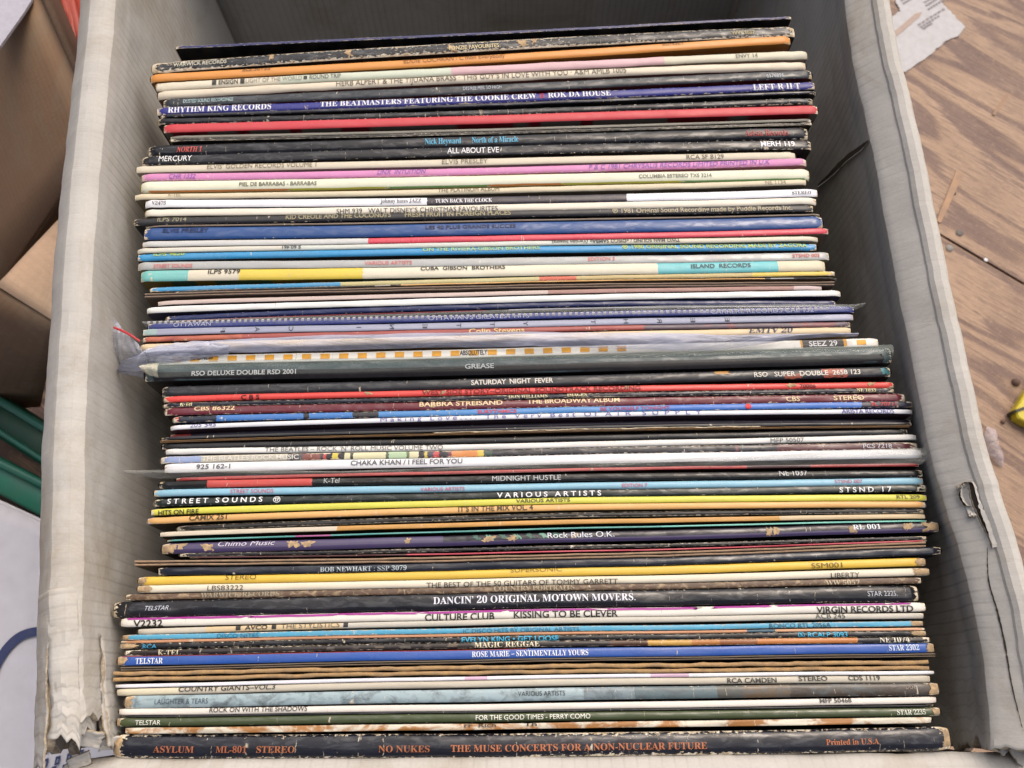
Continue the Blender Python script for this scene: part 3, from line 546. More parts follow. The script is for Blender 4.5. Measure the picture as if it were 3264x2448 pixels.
    if o.get('mott2'):                                   # little printed picture patches
        if s.r == 'C': fig = [(.757, .02, .02, .35, '#b8863c'), (.853, .022, .5, .95, '#9c4a30'), (.905, .03, .1, .95, '#a84a34'), (.985, .012, .2, .8, '#1f7c84')]
        else: fig = [(.25 + q * .03, rnd.uniform(.008, .02), rnd.uniform(.1, .4), rnd.uniform(.6, .9), ('#4c4a44', '#3a3430', '#5c5040')[q % 3]) for q in range(7)]
        for q, (u, wd, v0, v1, cc) in enumerate(fig): decal(s, root, 'printed_figure', u, u + wd, v0, v1, flat_mat('picture_print', cc, .3, .3, 900), skew=rnd.uniform(-.004, .004), rag=.35, seed=q, lift=.0001)
    for tx in s.texts:
        if tx[1] == 'rot':
            for c, col, x in zip('FACINETTYTHREE', 'LLLLLMMMMMMRRR', (762, 1030, 1293, 1822, 2080, 372, 636, 898, 1158, 1688, 1945, 242, 504, 773)):
                vs0, fs0 = glyphs(c, 'n'); x0, x1 = min(v[0] for v in vs0), max(v[0] for v in vs0)
                uc = ufrac(s, col, x); hh = 36 * KZ / (s.xr - s.xl)
                out = [surf(s, uc - hh / 2 + hh * v[1] / cap_height('n'), .5 + .72 * (.5 - (v[0] - x0) / (x1 - x0 + 1e-6)) * (1 if c != 'I' else .15), .00016) for v in vs0]
                mesh('spine_lettering', out, fs0, ink('#33343c', .05), root, smooth=False)
            continue
        text, c, a, b, st, col, vc, cap = tx[:8]
        lettering(s, root, text, ufrac(s, c, a), ufrac(s, c, b), st, col, vc, min(cap * KZ * s.pxm, s.t * .98), len(tx) > 8, .1 if s.o.get('wear', .3) < .2 else .35)
    return root
def open_sleeve(s, root, cov, us):
    """a sleeve standing mouth up: two card edges with a dark gap between them"""
    o = s.o; card = flat_mat('raw_card_edge', s.cols, .85, .35, 400)
    th = min(.0011 * o.get('thick', 1), s.t * .40); rg = o.get('ragg', .3); us = [k / 130 for k in range(131)]
    gap = s.t - 2 * th
    for nm, a in (('back_cover', 0), ('front_cover', 1)):
        vs, uv = [], []
        for u in us:
            p = s.L + s.d * (u * s.len) + s.n * (s.bow * u * (1 - u)); p.y += warp(p.x, p.y)
            c = th * .5 + (gap + th) * (.10 + .8 * (.5 + .5 * fbm(u * 4, s.i, 0, 2)) * .55 + .0) * 0
            w = o['wav'] * .00045 * fbm(u * 9, s.i * 2 + a * 5, 0, 3)
            w = max(-gap * .42, min(gap * .42, w))
            c = th * .5 + a * (gap + th) - (w if a else -abs(w))
            if a == 0: c = th * .5 + abs(w)
            else: c = s.t - th * .5 - abs(w)
            zr = s.z + .0006 * rg * fbm(u * 24, a * 9 + s.i, 0, 4) - .0004 * a
            k = th * (.5 + .12 * fbm(u * 60, s.i + a, 4, 2) * rg)
            for off, dz in ((-k, .30), (-k, .02), (-k, .001), (-k * .8, .0001), (0, 0), (k * .8, .0001), (k, .001), (k, .02), (k, .30)):
                q = p + s.n * (c + off); q.z = zr - dz + (.00012 * fbm(u * 200, off * 4000, a, 2) if dz < .0005 else 0); vs.append(q)
        mi = []
        for i in range(len(us) - 1): mi += [1, 1, 0, 0, 0, 0, 1, 1]
        mesh(nm, vs, grid_faces(len(us), 9, flip=True), [card, cov], root, mi=mi)
    # paper liner between them
    vs = []
    for u in us[::2]:
        p = s.L + s.d * (u * s.len) + s.n * (s.t * (.5 + .12 * math.sin(u * 23 + s.i)) + s.bow * u * (1 - u)); p.y += warp(p.x, p.y)
        for dz in (.0022, .05, .3):
            q = p.copy(); q.z = s.z - dz - .0008 * abs(fbm(u * 8, s.i)); vs.append(q)
    mesh('inner_sleeve', vs, grid_faces(len(us[::2]), 3), flat_mat('liner_paper', o.get('paper', '#6c5c4c'), .8), root)
    if o.get('torn'):
        for q in range(26):
            u = .365 + q * .0165; v0 = -.1 + .15 * math.sin(q) + q * .012
            decal(s, root, 'torn_lip', u, u + .022, v0, v0 + rnd.uniform(.25, .6), CARD, skew=rnd.uniform(-.004, .004), rag=.5, lift=.0012 + .0003 * (q % 3), seed=q)
            if 3 < q < 17: decal(s, root, 'torn_face', u, u + .018, v0 + .3, v0 + 1.3, BROWN_IN, rag=.2, lift=.0006 + .0001 * (q % 3), seed=q + 40)
    return root
for q in ('s', 'n', 'b', 'i', 'sf', 'si'):
    set_type([tx[0] for s in LIST for tx in s.texts if tx[1] != 'rot' and tx[4] == q] + ['H'] + (list('FACINETYHR') if q == 'n' else []), q)
for s in LIST: build_sleeve(s)
COL.objects.unlink(_to); bpy.data.objects.remove(_to)
print('lens', [round(s.len, 3) for s in LIST]); print('z', [round((s.z - SPZ) * 1000, 1) for s in LIST]); print('t', [round(s.t * 1000, 1) for s in LIST])

# ------------------------------------------------------------------ the grey-white corrugated box
def board_mat(name, base, line, period=.0048, axis='u', strength=.22):
    b = N(name); u, v = b.uv(); o = b.obj()
    n1 = b.noise(o, 40, 5, .65); n2 = b.noise(o, 900, 3, .7)
    w_ = b.n('TexWave', wave_type='BANDS', bands_direction='X', wave_profile='SIN'); b.set(w_.inputs[0], b.comb(b.math('ADD', u, b.math('MULTIPLY', n1, .0012)), 0.0))
    w_.inputs['Scale'].default_value = .314 / period * 1.0; w_.inputs['Distortion'].default_value = 0
    f = b.mapr(w_.outputs['Fac'], .86, 1.0)
    keep = b.mapr(b.noise(b.comb(b.math('MULTIPLY', u, 30), b.math('MULTIPLY', v, 8)), 1.0, 2), .35, .6, .3, 1)
    f = b.math('MULTIPLY', b.math('MULTIPLY', f, keep), b.mapr(v, .318, .334, strength * 2.0, strength * .2))
    c = b.mix(b.mapr(n1, .35, .7, 0, .35), lin(base), lin(line)); c = b.mix(f, c, lin(line, .55))
    c = b.mix(b.mapr(n2, .35, .65, 0, .25), c, b.mix(.4, c, lin('#7c776c')))
    mpg = b.n('Mapping'); b.set(mpg.inputs[0], o); mpg.inputs['Rotation'].default_value = (.3, .7, .5); mpg.inputs['Scale'].default_value = (1, 14, 3)
    fib = b.noise(mpg.outputs[0], 55, 5, .7, .5); st_ = b.noise(o, 11, 6, .75, .8)
    c = b.mix(b.mapr(fib, .56, .72, 0, .2), c, lin('#8a8378')); c = b.mix(b.mapr(st_, .50, .70, 0, .6), c, lin('#94866f'))
    n1 = b.math('ADD', n1, b.math('MULTIPLY', fib, .7))
    b.bump(b.math('ADD', b.math('MULTIPLY', w_.outputs['Fac'], -.15), b.math('ADD', b.math('MULTIPLY', n2, .3), b.math('MULTIPLY', n1, 1.0))), .4, .0005)
    return b.fin(c, .75, .25)
BOARD = board_mat('box_board', '#bcb9b3', '#a3a09a')
TORNB = flat_mat('torn_board_edge', '#b8ab94', .9, .5, 700)
from mathutils.bvhtree import BVHTree
RIMZ = .341
def catmull(pts, n):
    out = []
    P = [pts[0]] + list(pts) + [pts[-1]]
    seg = len(pts) - 1
    for i in range(n):
        t = i / (n - 1) * seg; k = min(int(t), seg - 1); f = t - k
        a, b, c, d = P[k:k + 4]
        out.append(.5 * ((2 * b) + (c - a) * f + (2 * a - 5 * b + 4 * c - d) * f * f + (3 * b - a - 3 * c + d) * f ** 3))
    return out
# rims: far corner to near end
LR = catmull([Vector((-.214, .465, RIMZ)), U(345, 0, RIMZ), U(297, 528, RIMZ), U(258, 1130, RIMZ), U(240, 1600, RIMZ), U(236, 1950, RIMZ), U(250, 2330, RIMZ)], 200)
RR = catmull([Vector((.186, .52, RIMZ)), U(2797, 0, RIMZ), U(2872, 347, RIMZ), U(2962, 791, RIMZ), U(3034, 1128, RIMZ), U(3090, 1388, RIMZ), U(3135, 1540, RIMZ), U(3192, 1711, RIMZ), U(3262, 2000, RIMZ), U(3300, 2400, RIMZ)], 200)
def fringe(s_, seed): return .004 * fbm(s_ * 9, seed, 0, 4)
def wall(name, line, side, section, mat, root, end_rag=.006, cuts=(), ext=(0,), curl=(0,), th=.0034):
    new, mp = [], {}
    for j, p in enumerate(section):
        mp[j] = len(new); new.append(p)
        if j + 1 < len(section) and p[1] > .2 and j not in [c_[0] for c_ in cuts]:
            q = section[j + 1]; k = int(math.hypot(p[0] - q[0], p[1] - q[1]) / .0022)
            new += [(p[0] + (q[0] - p[0]) * m_ / (k + 1), p[1] + (q[1] - p[1]) * m_ / (k + 1)) for m_ in range(1, k + 1)]
    section = new; cuts = tuple((mp[c_[0]], c_[1], c_[2]) for c_ in cuts)
    """board swept along a rim line; section = (outward offset, height) pairs, foot to fold to flap"""
    dist = [0]
    for a, b in zip(line, line[1:]): dist.append(dist[-1] + (b - a).length)
    vs, uv = [], []
    ns = len(section)
    cum = [0]
    for a, b in zip(section, section[1:]): cum.append(cum[-1] + math.hypot(a[0] - b[0], a[1] - b[1]))
    for i, p in enumerate(line):
        k = i / (len(line) - 1); tv = (line[min(i + 1, len(line) - 1)] - line[max(i - 1, 0)]).normalized(); nrm = Vector((-tv.y, tv.x, 0)) * side
        for j, (ox, z) in enumerate(section):
            q = p + nrm * ox
            cr = .0026 * fbm(dist[i] * 16, z * 14, 3 + side, 4) * (.3 + 1.6 * max(0, (k - .6) / .4)) + .0007 * fbm(dist[i] * 50, z * 40, 5, 3)
            q += nrm * cr; q.z = z + (.0012 * fbm(dist[i] * 30, z * 40, 8, 2) + .0005 * fbm(dist[i] * 180, z * 90, 2, 2)) * (z > .2)
            if ox <= 0 and z < RIMZ - .02:                 # the inside slopes from the bulged rim to the straight foot
                q += nrm * 0
            pid = sum(1 for c_ in cuts if j > c_[0]); ci = min([c_[1] for c_ in cuts] + [len(line)])
            if i > len(line) - 30: q += tv * ((i - len(line) + 30) / 30) ** 2 * (end_rag * fbm(z * 170 + ox * 260, side * 4 + pid, 2, 4) + ext[pid])
            if i > ci: q += nrm * curl[pid] * ((i - ci) / (len(line) - ci)) ** 1.5 + Vector((0, 0, .0012 * fbm(i * .31, j * .5, pid, 3)))
            if any(0 <= j - c_[0] <= 1 and i >= c_[1] for c_ in cuts): q += nrm * .0016 * fbm(i * .33, j * 4.1, 6, 3)
            vs.append(q); uv.append((dist[i], cum[j]))
    fs = [f for n_, f in enumerate(grid_faces(len(line), ns, flip=(side < 0))) if not any(n_ % (ns - 1) == c_[0] and c_[1] <= n_ // (ns - 1) < c_[2] for c_ in cuts)]
    o = mesh(name, vs, fs, [mat, TORNB], root, uv)
    o.data.set_sharp_from_angle(angle=.30)
    sol = o.modifiers.new('thickness', 'SOLIDIFY'); sol.thickness = th; sol.offset = 0; sol.material_offset_rim = 1
    return o
box = empty('cardboard_box', (0, .2, 0)); tag(box, 'grey-white corrugated cardboard box packed with records, its near corners torn', 'box')
# left: inside up, over a rounded fold and down the outer flap that stands away from the wall
secL = [(-.004, .006), (-.004, .06), (-.003, .12), (-.002, .18), (-.0015, .22), (-.001, .26), (-.0008, .29), (-.0008, .305), (-.0008, .316), (-.0008, .3245), (-.0007, .3255), (-.0005, .332), (0, .3368), (.0006, .3374), (.003, .3392), (.006, .3396), (.0086, .3392), (.0094, .3386), (.0102, .3378), (.0130, .3350), (.0158, .3318), (.0180, .3290), (.0186, .3280), (.0205, .31), (.022, .29), (.023, .26), (.024, .23)]
wl = wall('side_wall', LR, -1, secL, BOARD, box, .012, ((9, 172, 400), (16, 176, 400)), (.003, -.004, .003), (-.0012, .0002, .0016))
wall('torn_layer', LR[158:], -1, [(a_, z_ + .0022) for a_, z_ in secL[7:23]], BOARD, box, .020, ((2, 10, 99), (9, 14, 99)), (.007, .002, .010), (-.0030, .0010, .0030), .0007)
secR = [(-.004, .006), (-.004, .06), (-.003, .12), (-.003, .18), (-.003, .22), (-.003, .26), (-.0035, .29), (-.005, .31), (-.0078, .324), (-.0086, .3275), (-.0082, .3282), (-.0040, .3325), (.0000, .3362), (.0004, .3376), (.0012, .3386), (.0030, .3392), (.0048, .3388), (.0060, .3372), (.0066, .334), (.0075, .318), (.0085, .30), (.0095, .27), (.0105, .23)]
SECR = secR
wr = wall('side_wall', RR, 1, secR, BOARD, box, .010, (), (0, .002), (-.0004, .0008))
# back wall between the far corners
def sheet(name, a, b, z0, z1, mat, root, n=24, m=10, th=.0042, lean=(0, 0), wob=.0015):
    vs, uv = [], []
    for i in range(n):
        for j in range(m):
            x, y = i / (n - 1), j / (m - 1); p = a.lerp(b, x); q = Vector((p.x + lean[0] * y, p.y + lean[1] * y + wob * fbm(x * 5, y * 4, 6), z0 + (z1 - z0) * y)); vs.append(q); uv.append((x * (b - a).length, y * (z1 - z0)))
    o = mesh(name, vs, grid_faces(n, m), [mat, TORNB], root, uv)
    so_ = o.modifiers.new('thickness', 'SOLIDIFY'); so_.thickness = th; so_.offset = 0; so_.material_offset_rim = 1
    return o
sheet('back_wall', Vector((-.216, .466, 0)), Vector((.190, .524, 0)), .006, RIMZ, BOARD, box)
# bottom
bv = [LR[0] * 1, LR[-1] * 1, RR[-1] * 1, RR[0] * 1]
for v in bv: v.z = .006
bv[1].y = -.03; bv[2].y = -.03
mesh('bottom', bv, [(0, 1, 2, 3)], BOARD, box, [(0, 0), (.4, 0), (.4, .4), (0, .4)])
# near wall, torn free at both corners and leaning outwards
def near_wall():
    vs, uv = [], []; n, m = 90, 22
    A0, B0 = Vector((-.172, -.0235, 0)), Vector((.192, -.0215, 0))
    for i in range(n):
        x = i / (n - 1); p = A0.lerp(B0, x)
        for j in range(m):
            y = j / (m - 1)
            out = .0005 + .060 * y; z = .316 + .022 * y ** .7
            ends = 0
            q = Vector((p.x, p.y - out, z + .0016 * fbm(x * 8, y * 4, 2)))
            q.y += .0012 * fbm(x * 20, y * 3, 9)
            if i == 0: q.x += .010 * fbm(y * 12, 3, 1, 4) + .004 - .006 * y
            if i == n - 1: q.x += .008 * fbm(y * 12, 5, 1, 4)
            vs.append(q); uv.append((x * .37, .325 + y * .1))
    o = mesh('near_wall', vs, grid_faces(n, m), [BOARD, TORNB], box, uv)
    s_ = o.modifiers.new('thickness', 'SOLIDIFY'); s_.thickness = .0042; s_.offset = 0; s_.material_offset_rim = 1
near_wall()
mesh('near_wall', [(-.172, -.0245, .006), (.192, -.0225, .006), (.192, -.0225, .309), (-.172, -.0245, .309)], [(0, 1, 2, 3)], BOARD, box, [(0, 0), (.37, 0), (.37, .23), (0, .23)])
def scrap(name, cx, cy, cz, sx, sy, rx, ry, rz, seed, mat=None, root=box, curl=.3, th=.002):
    """a torn, curled flap of board"""
    M = Matrix.Translation((cx, cy, cz)) @ Matrix.Rotation(rz, 4, 'Z') @ Matrix.Rotation(ry, 4, 'Y') @ Matrix.Rotation(rx, 4, 'X'); n = 14; vs = []
    for i in range(n):
        for j in range(n):
            a, b = i / (n - 1) - .5, j / (n - 1) - .5
            eu = 1 + .35 * fbm(b * 7, seed, i > n / 2, 4); ev = 1 + .35 * fbm(a * 7, seed + 9, j > n / 2, 4)
            vs.append(M @ Vector((a * sx * eu, b * sy * ev, curl * sy * (b * b) * 1.5 + .12 * sx * fbm(a * 3, b * 3, seed))))
    o = mesh(name, vs, grid_faces(n, n), [mat or BOARD, TORNB], root, [(0, 0)] * (n * n))
    s_ = o.modifiers.new('thickness', 'SOLIDIFY'); s_.thickness = th; s_.material_offset_rim = 1
    return o
for k, (px, py, z_, sx, sy, rx, ry, rz) in enumerate(((160, 2325, .330, .008, .006, .5, -.5, .1), (290, 2350, .330, .008, .007, .5, .5, -.2), (365, 2365, .318, .010, .005, .5, .5, .1), (3072, 1565, .333, .004, .007, .5, -.6, .3), (3092, 1620, .334, .003, .009, -.3, -.5, .1), (3200, 2370, .322, .008, .006, .3, .2, .5), (3240, 2400, .322, .006, .008, .2, .4, .7), (255, 2425, .320, .008, .005, .2, .1, .4))):
    p = U(px, py, z_); scrap('torn_flap', p.x, p.y, z_, sx, sy, rx, ry, rz, k * 3 + 1, th=.0009)
# gash in the right wall: a strip painted with the shade of an opening
bpy.context.view_layer.update()
_bvh = BVHTree.FromObject(wr, bpy.context.evaluated_depsgraph_get())
def on_wall(px, py, lift=.0003):
    q0 = Vector((0, 0, CAMZ)); d = (U(px, py, .2) - q0).normalized(); h = _bvh.ray_cast(q0 - wr.matrix_world.translation, d)
    if h[0] is None: return U(px, py, .33)
    n_ = h[1] if h[1].dot(d) < 0 else -h[1]
    return h[0] + wr.matrix_world.translation + n_ * lift
on_right = on_wall
ga = catmull([Vector((2608, 592, 0)), Vector((2650, 556, 0)), Vector((2700, 506, 0)), Vector((2745, 472, 0)), Vector((2770, 448, 0))], 30)
gv, lv = [], []
for i_, q in enumerate(ga):
    wd = 7.5 * math.sin(math.pi * (i_ + .5) / 30) ** .6 * (1 + .5 * fbm(i_ * .4, 3))
    gv += [on_right(q.x - wd * .7, q.y - wd), on_right(q.x + wd * .5, q.y + wd * .8)]
    lv += [on_right(q.x + wd * .4, q.y + wd * .7, .0004), on_right(q.x + wd * .4 + 3, q.y + wd * .7 + 4, .0012 + .0006 * fbm(i_ * .7, 9))]
mesh('torn_slit_shade', gv, grid_faces(30, 2), flat_mat('slit_shade', '#4a4035', .9), box)
mesh('torn_lip', lv, grid_faces(30, 2), BOARD, box, [(0, 0)] * 60)
on_rim = on_wall
def crack(name, pts, wd, n=40, lips=True, seed=1):  # dark strip laid on the board, painted as the shade inside a crack
    L_ = catmull([Vector((x, y, 0)) for x, y in pts], n); a_, b_, c_ = [], [], []
    for i_, q in enumerate(L_):
        w_ = wd * math.sin(math.pi * (i_ + .4) / n) ** .7 * (1 + .9 * fbm(i_ * .45, seed)); j1, j2 = 3 * fbm(i_ * .8, seed, 3), 3 * fbm(i_ * .8, seed, 7)
        a_ += [on_rim(q.x - w_ + j1, q.y), on_rim(q.x + w_ + j2, q.y)]
        lw = .6 * wd * (1 + fbm(i_ * .6, 4, seed))
        b_ += [on_rim(q.x - w_ - lw + j1, q.y + 2, .0003), on_rim(q.x - w_ + j1, q.y, .0016)]
        c_ += [on_rim(q.x + w_ + j2, q.y, .0014), on_rim(q.x + w_ + lw + j2, q.y - 2, .0003)]
    mesh(name, a_, grid_faces(n, 2), flat_mat('crack_shade', '#2e271f', .9), box)
    if lips:
        mesh('torn_lip', b_, grid_faces(n, 2), TORNB, box, [(0, 0)] * (2 * n)); mesh('torn_lip', c_, grid_faces(n, 2), BOARD, box, [(0, 0)] * (2 * n))
crack('torn_slit_shade', [(3068, 1545), (3095, 1540), (3108, 1590), (3128, 1640), (3150, 1690), (3172, 1745)], 10)
crack('torn_slit_shade', [(3068, 1550), (3062, 1580), (3078, 1610), (3098, 1612)], 5, 20, True, 4)
crack('crease_shade_line', [(3148, 1745), (3152, 1850), (3180, 1950), (3205, 2060), (3225, 2180), (3262, 2330)], 3.2, 60, False, 6)  # the fold's shade, painted as a thin dark line

# ------------------------------------------------------------------ floor
def wood():
    b = N('weathered_plywood'); o = b.obj()
    mp = b.n('Mapping'); b.set(mp.inputs[0], o); mp.inputs['Scale'].default_value = (1.3, 7.5, 1)
    big = b.noise(mp.outputs[0], 1.9, 2, .5, .4)
    mp2 = b.n('Mapping'); b.set(mp2.inputs[0], o); mp2.inputs['Scale'].default_value = (5, 60, 1)
    fine = b.noise(mp2.outputs[0], 9, 4, .7)
    rings = b.math('ADD', b.math('MULTIPLY', big, 14), b.math('MULTIPLY', fine, 1.1))
    s_ = b.math('SINE', b.math('MULTIPLY', rings, 6.283 * .62))
    f = b.mapr(s_, -.15, .75)
    patch = b.mapr(b.noise(o, 7, 4, .6), .35, .65)
    f = b.math('MULTIPLY', f, b.mapr(patch, 0, 1, .55, 1.0))
    c = b.mix(f, b.mix(b.noise(o, 12, 3), lin('#ac917a'), lin('#967c66')), b.mix(b.noise(o, 30, 2), lin('#624e4a'), lin('#705a52')))
    c = b.mix(b.mapr(fine, .46, .7, 0, .65), c, lin('#54403a'))
    c = b.mix(b.mapr(b.noise(o, 4.5, 6, .7), .45, .7, 0, .5), c, lin('#6e5850'))
    c = b.mix(b.mapr(b.noise(o, 260, 4, .7), .55, .8, 0, .35), c, lin('#d0b48c'))
    b.bump(b.math('ADD', fine, b.math('MULTIPLY', f, -.4)), .5, .0012)
    return b.fin(c, .6, .35)
WOOD = wood()
fl = empty('floor', (0, 0, 0)); tag(fl, kind='structure')
ja, jb = U(2981, 738, 0), U(3264, 905, 0)
gd = (jb - ja).normalized(); gn = Vector((-gd.y, gd.x, 0))
ang = math.atan2(gd.y, gd.x)
plank_me = None
off = (ja).dot(gn)
for k in range(-5, 4):
    wd = .42
    vs = []
    x0, x1 = -2.6, 2.6; y0, y1 = .0012, wd - .0012
    for (x, y, z) in ((x0, y0, 0), (x1, y0, 0), (x1, y1, 0), (x0, y1, 0), (x0, y0, -.018), (x1, y0, -.018), (x1, y1, -.018), (x0, y1, -.018)): vs.append((x, y, z))
    fs = [(0, 1, 2, 3), (0, 4, 5, 1), (1, 5, 6, 2), (2, 6, 7, 3), (3, 7, 4, 0)]
    me = bpy.data.meshes.new('plank'); me.from_pydata(vs, [], fs); me.materials.append(WOOD)
    o = bpy.data.objects.new('plank', me); COL.objects.link(o); o.parent = fl
    o.rotation_euler = (0, 0, ang); c = gn * (off + k * wd) + gd * (.31 * k % 1.0 - .5); o.location = (c.x, c.y, -.0003 * (k % 2))
mesh('joists', [(-3, -3, -.02), (3, -3, -.02), (3, 3, -.02), (-3, 3, -.02)], [(0, 1, 2, 3)], flat_mat('dark_underfloor', '#241a14', .9), fl)
mesh('ground', [(-40, -40, -.06), (40, -40, -.06), (40, 40, -.06), (-40, 40, -.06)], [(0, 1, 2, 3)], flat_mat('ground_dirt', '#6c645a', .9, .3, 3))
bpy.data.objects['ground']['kind'] = 'structure'
def disc(px, py, r, mat, name, label, cat, h=.0008):
    c = U(px, py, 0); vs = [Vector((c.x, c.y, h))]; fs = []
    for k in range(14):
        a = k / 14 * math.tau; vs.append(Vector((c.x + r * .75 * math.cos(a), c.y + r * .75 * math.sin(a), h))); vs.append(Vector((c.x + r * math.cos(a), c.y + r * math.sin(a), .0003)))
    for k in range(14):
        q = (k + 1) % 14; fs += [(0, 1 + 2 * k, 1 + 2 * q), (1 + 2 * k, 2 + 2 * k, 2 + 2 * q, 1 + 2 * q)]
    return tag(top(name, vs, fs, mat), label, cat)
steel = flat_mat('nail_steel', '#77746f', .4)
disc(3058, 743, .0034, flat_mat('nail_dark', '#55504c', .5), 'nail_or_hole', 'dull grey nail head just behind the dark joint of the floor boards', 'nail')
disc(3027, 791, .0034, steel, 'nail_or_hole', 'paler shiny nail head just in front of the dark floor joint', 'nail')
disc(3040, 616, .0022, flat_mat('hole_shade', '#1c1a1a', .6), 'nail_or_hole', 'small dark hole, painted as a black disc, in the pale wooden plug strip', 'nail')  # a hole: its darkness is painted as a black disc
disc(3142, 829, .0018, flat_mat('white_chip', '#e6e6ea', .5), 'paint_chip', 'tiny white chip lying next to the floor joint', 'chip')
disc(3237, 1219, .0036, flat_mat('brown_chip', '#5c463c', .8), 'wood_crumb', 'small brown crumb on the boards behind the yellow object', 'crumb', .003)
disc(3196, 1345, .002, flat_mat('brown_chip2', '#6c5244', .8), 'wood_crumb', 'tiny dark crumb on the boards beside the clear plastic flake', 'crumb', .002)
def poly(name, pts, z, mat, label, cat, th=.0004, zf=None, uv=False, root=None):
    c = sum((Vector(p_) for p_ in pts), Vector()) / len(pts); n = len(pts)
    q = [Vector(p_) for p_ in pts]; vs = [v + Vector((0, 0, th)) for v in q] + q
    if sum(q[k].x * q[(k + 1) % n].y - q[(k + 1) % n].x * q[k].y for k in range(n)) < 0: vs = vs[:n][::-1] + vs[n:][::-1]
    fs = [tuple(range(n))] + [(k, n + k, n + (k + 1) % n, (k + 1) % n) for k in range(n)]
    if root is not None: return mesh(name, vs, fs, mat, root, smooth=False)
    return tag(top(name, vs, fs, mat, smooth=False), label, cat)
def outline(px, z, rag=.0012, sub=6, seed=0):
    out = []
    P = [U(a, b, z) for a, b in px]
    for i, a in enumerate(P):
        b = P[(i + 1) % len(P)]
        for k in range(sub):
            q = a.lerp(b, k / sub); q.x += rag * fbm(i * 3 + k * .7, seed, 1, 2); q.y += rag * fbm(i * 3 + k * .7, seed, 5, 2); out.append(q)
    return out
paper_m = flat_mat('paper_white', '#b9b8ba', .7, .12, 120)
pp = [(2700, -60), (2860, -40), (2855, 7), (2870, 36), (2831, 60), (2780, 70), (2800, 236), (2868, 236), (2889, 227), (2971, 171), (3015, 130), (3053, 116), (3077, 87), (3035, 45), (2995, 0), (2930, -50)]
pap = empty('paper_sheet', U(2930, 120, .001)); tag(pap, 'torn printed paper lying on the wood behind the right box rim', 'paper')
poly('sheet', outline(pp, .0008, .0022), 0, paper_m, None, None, root=pap)
prm = flat_mat('faint_print', '#8a8688', .7)
for k, (x, y, l) in enumerate(((2926, 80, 88), (2934, 87, 62), (2942, 92, 30), (2872, 2, 60), (2878, 12, 40), (2946, 8, 60), (2952, 18, 40), (2958, 30, 56))):
    a, b = U(x, y, .0016), U(x + l, y - l * .62, .0016); dn = Vector((-(b - a).y, (b - a).x, 0)).normalized() * .0011
    for q in range(7):
        s0, s1 = q / 7 + .01, (q + .75) / 7; A, B = a.lerp(b, s0), a.lerp(b, s1)
        mesh('print_mark', [A - dn, B - dn, B + dn, A + dn], [(0, 1, 2, 3)], prm, pap, smooth=False)
br = flat_mat('tape_stain', '#a8958a', .7)
poly('tape_stain', outline([(2840, 110), (2915, 45), (2940, 38), (2930, 55), (2850, 122)], .0013, .001), 0, br, None, None, root=pap)
poly('plug_strip', outline([(3046, 546), (3070, 556), (2998, 712), (2984, 706)], .0002, .0004), 0, flat_mat('pale_wood', '#a98464', .6, .3, 90), None, None, root=fl, th=.0008)
poly('plug_strip', outline([(3205, 300), (3216, 303), (3170, 370), (3162, 366)], .0002, .0004), 0, flat_mat('pale_wood2', '#a07c60', .6, .3, 90), None, None, root=fl, th=.0008)
# clear film
def film_mat(name, tint, milk=.25, rough=.12, lines=0):
    b = N(name); o = b.obj()
    b.b.inputs['Base Color'].default_value = lin(tint); b.b.inputs['Roughness'].default_value = rough; b.b.inputs['Specular IOR Level'].default_value = .8
    tr = b.n('BsdfTransparent'); mx = b.n('MixShader'); tr.inputs[0].default_value = (.96, .97, .98, 1)
    mpf = b.n('Mapping'); b.set(mpf.inputs[0], o); mpf.inputs['Scale'].default_value = (.22, 1, 1)
    nz = b.noise(mpf.outputs[0], 130, 4, .65, .8)
    lw = b.n('LayerWeight'); lw.inputs[0].default_value = .35
    f = b.math('ADD', b.mapr(nz, .35, .7, milk * .6, milk * 1.4), b.math('MULTIPLY', lw.outputs['Facing'], .5), clamp=True)
    b.t.links.new(f, mx.inputs[0]); b.t.links.new(tr.outputs[0], mx.inputs[1]); b.t.links.new(b.b.outputs[0], mx.inputs[2])
    b.t.links.new(mx.outputs[0], b.out.inputs[0]); b.bump(b.noise(mpf.outputs[0], 120, 4, .6, 1.2), .9, .0016)
    return b.m
MILK = film_mat('milky_plastic', '#b4b8cc', .5, .2)
CLEAR = film_mat('clear_plastic', '#aeb2ae', .13, .1)
def resample(line, n, z):
    tot = [0]
    for a, b in zip(line, line[1:]): tot.append(tot[-1] + abs(b[0] - a[0]) + abs(b[1] - a[1]))
    out = []
    for i in range(n):
        d = tot[-1] * i / (n - 1); k = 0
        while k < len(tot) - 2 and tot[k + 1] < d: k += 1
        f = (d - tot[k]) / max(1e-6, tot[k + 1] - tot[k]); a, b = line[k], line[k + 1]
        zz = (a[2] * (1 - f) + b[2] * f) if len(a) > 2 else z
        out.append(U(a[0] + (b[0] - a[0]) * f, a[1] + (b[1] - a[1]) * f, zz))
    return out
def film(name, up, lo, z, mat, root=None, n=90, m=9, arch=.0015, wob=.0008, seed=0, down=0):
    A, B = resample(up, n, z), resample(lo, n, z); vs = []
    for i in range(n):
        for j in range(m):
            f = j / (m - 1); q = A[i].lerp(B[i], f); q.z += arch * math.sin(math.pi * f) + wob * fbm(i / n * 14, f * 3, seed, 3); vs.append(q)
        if down:
            q = B[i].copy(); q.z -= down; vs.append(q)
    mm = m + (1 if down else 0)
    o = mesh(name, vs, grid_faces(n, mm, flip=True), mat, root); return o
def lp(r, c, pts): return [(PX(r, c, x), Y0[r] + y * KZ) for x, y in pts]
bag = empty('plastic_bag', U(1200, 1080, .30)); tag(bag, 'milky plastic bag around the orange-checked sleeve, its corner hanging out at left', 'bag')
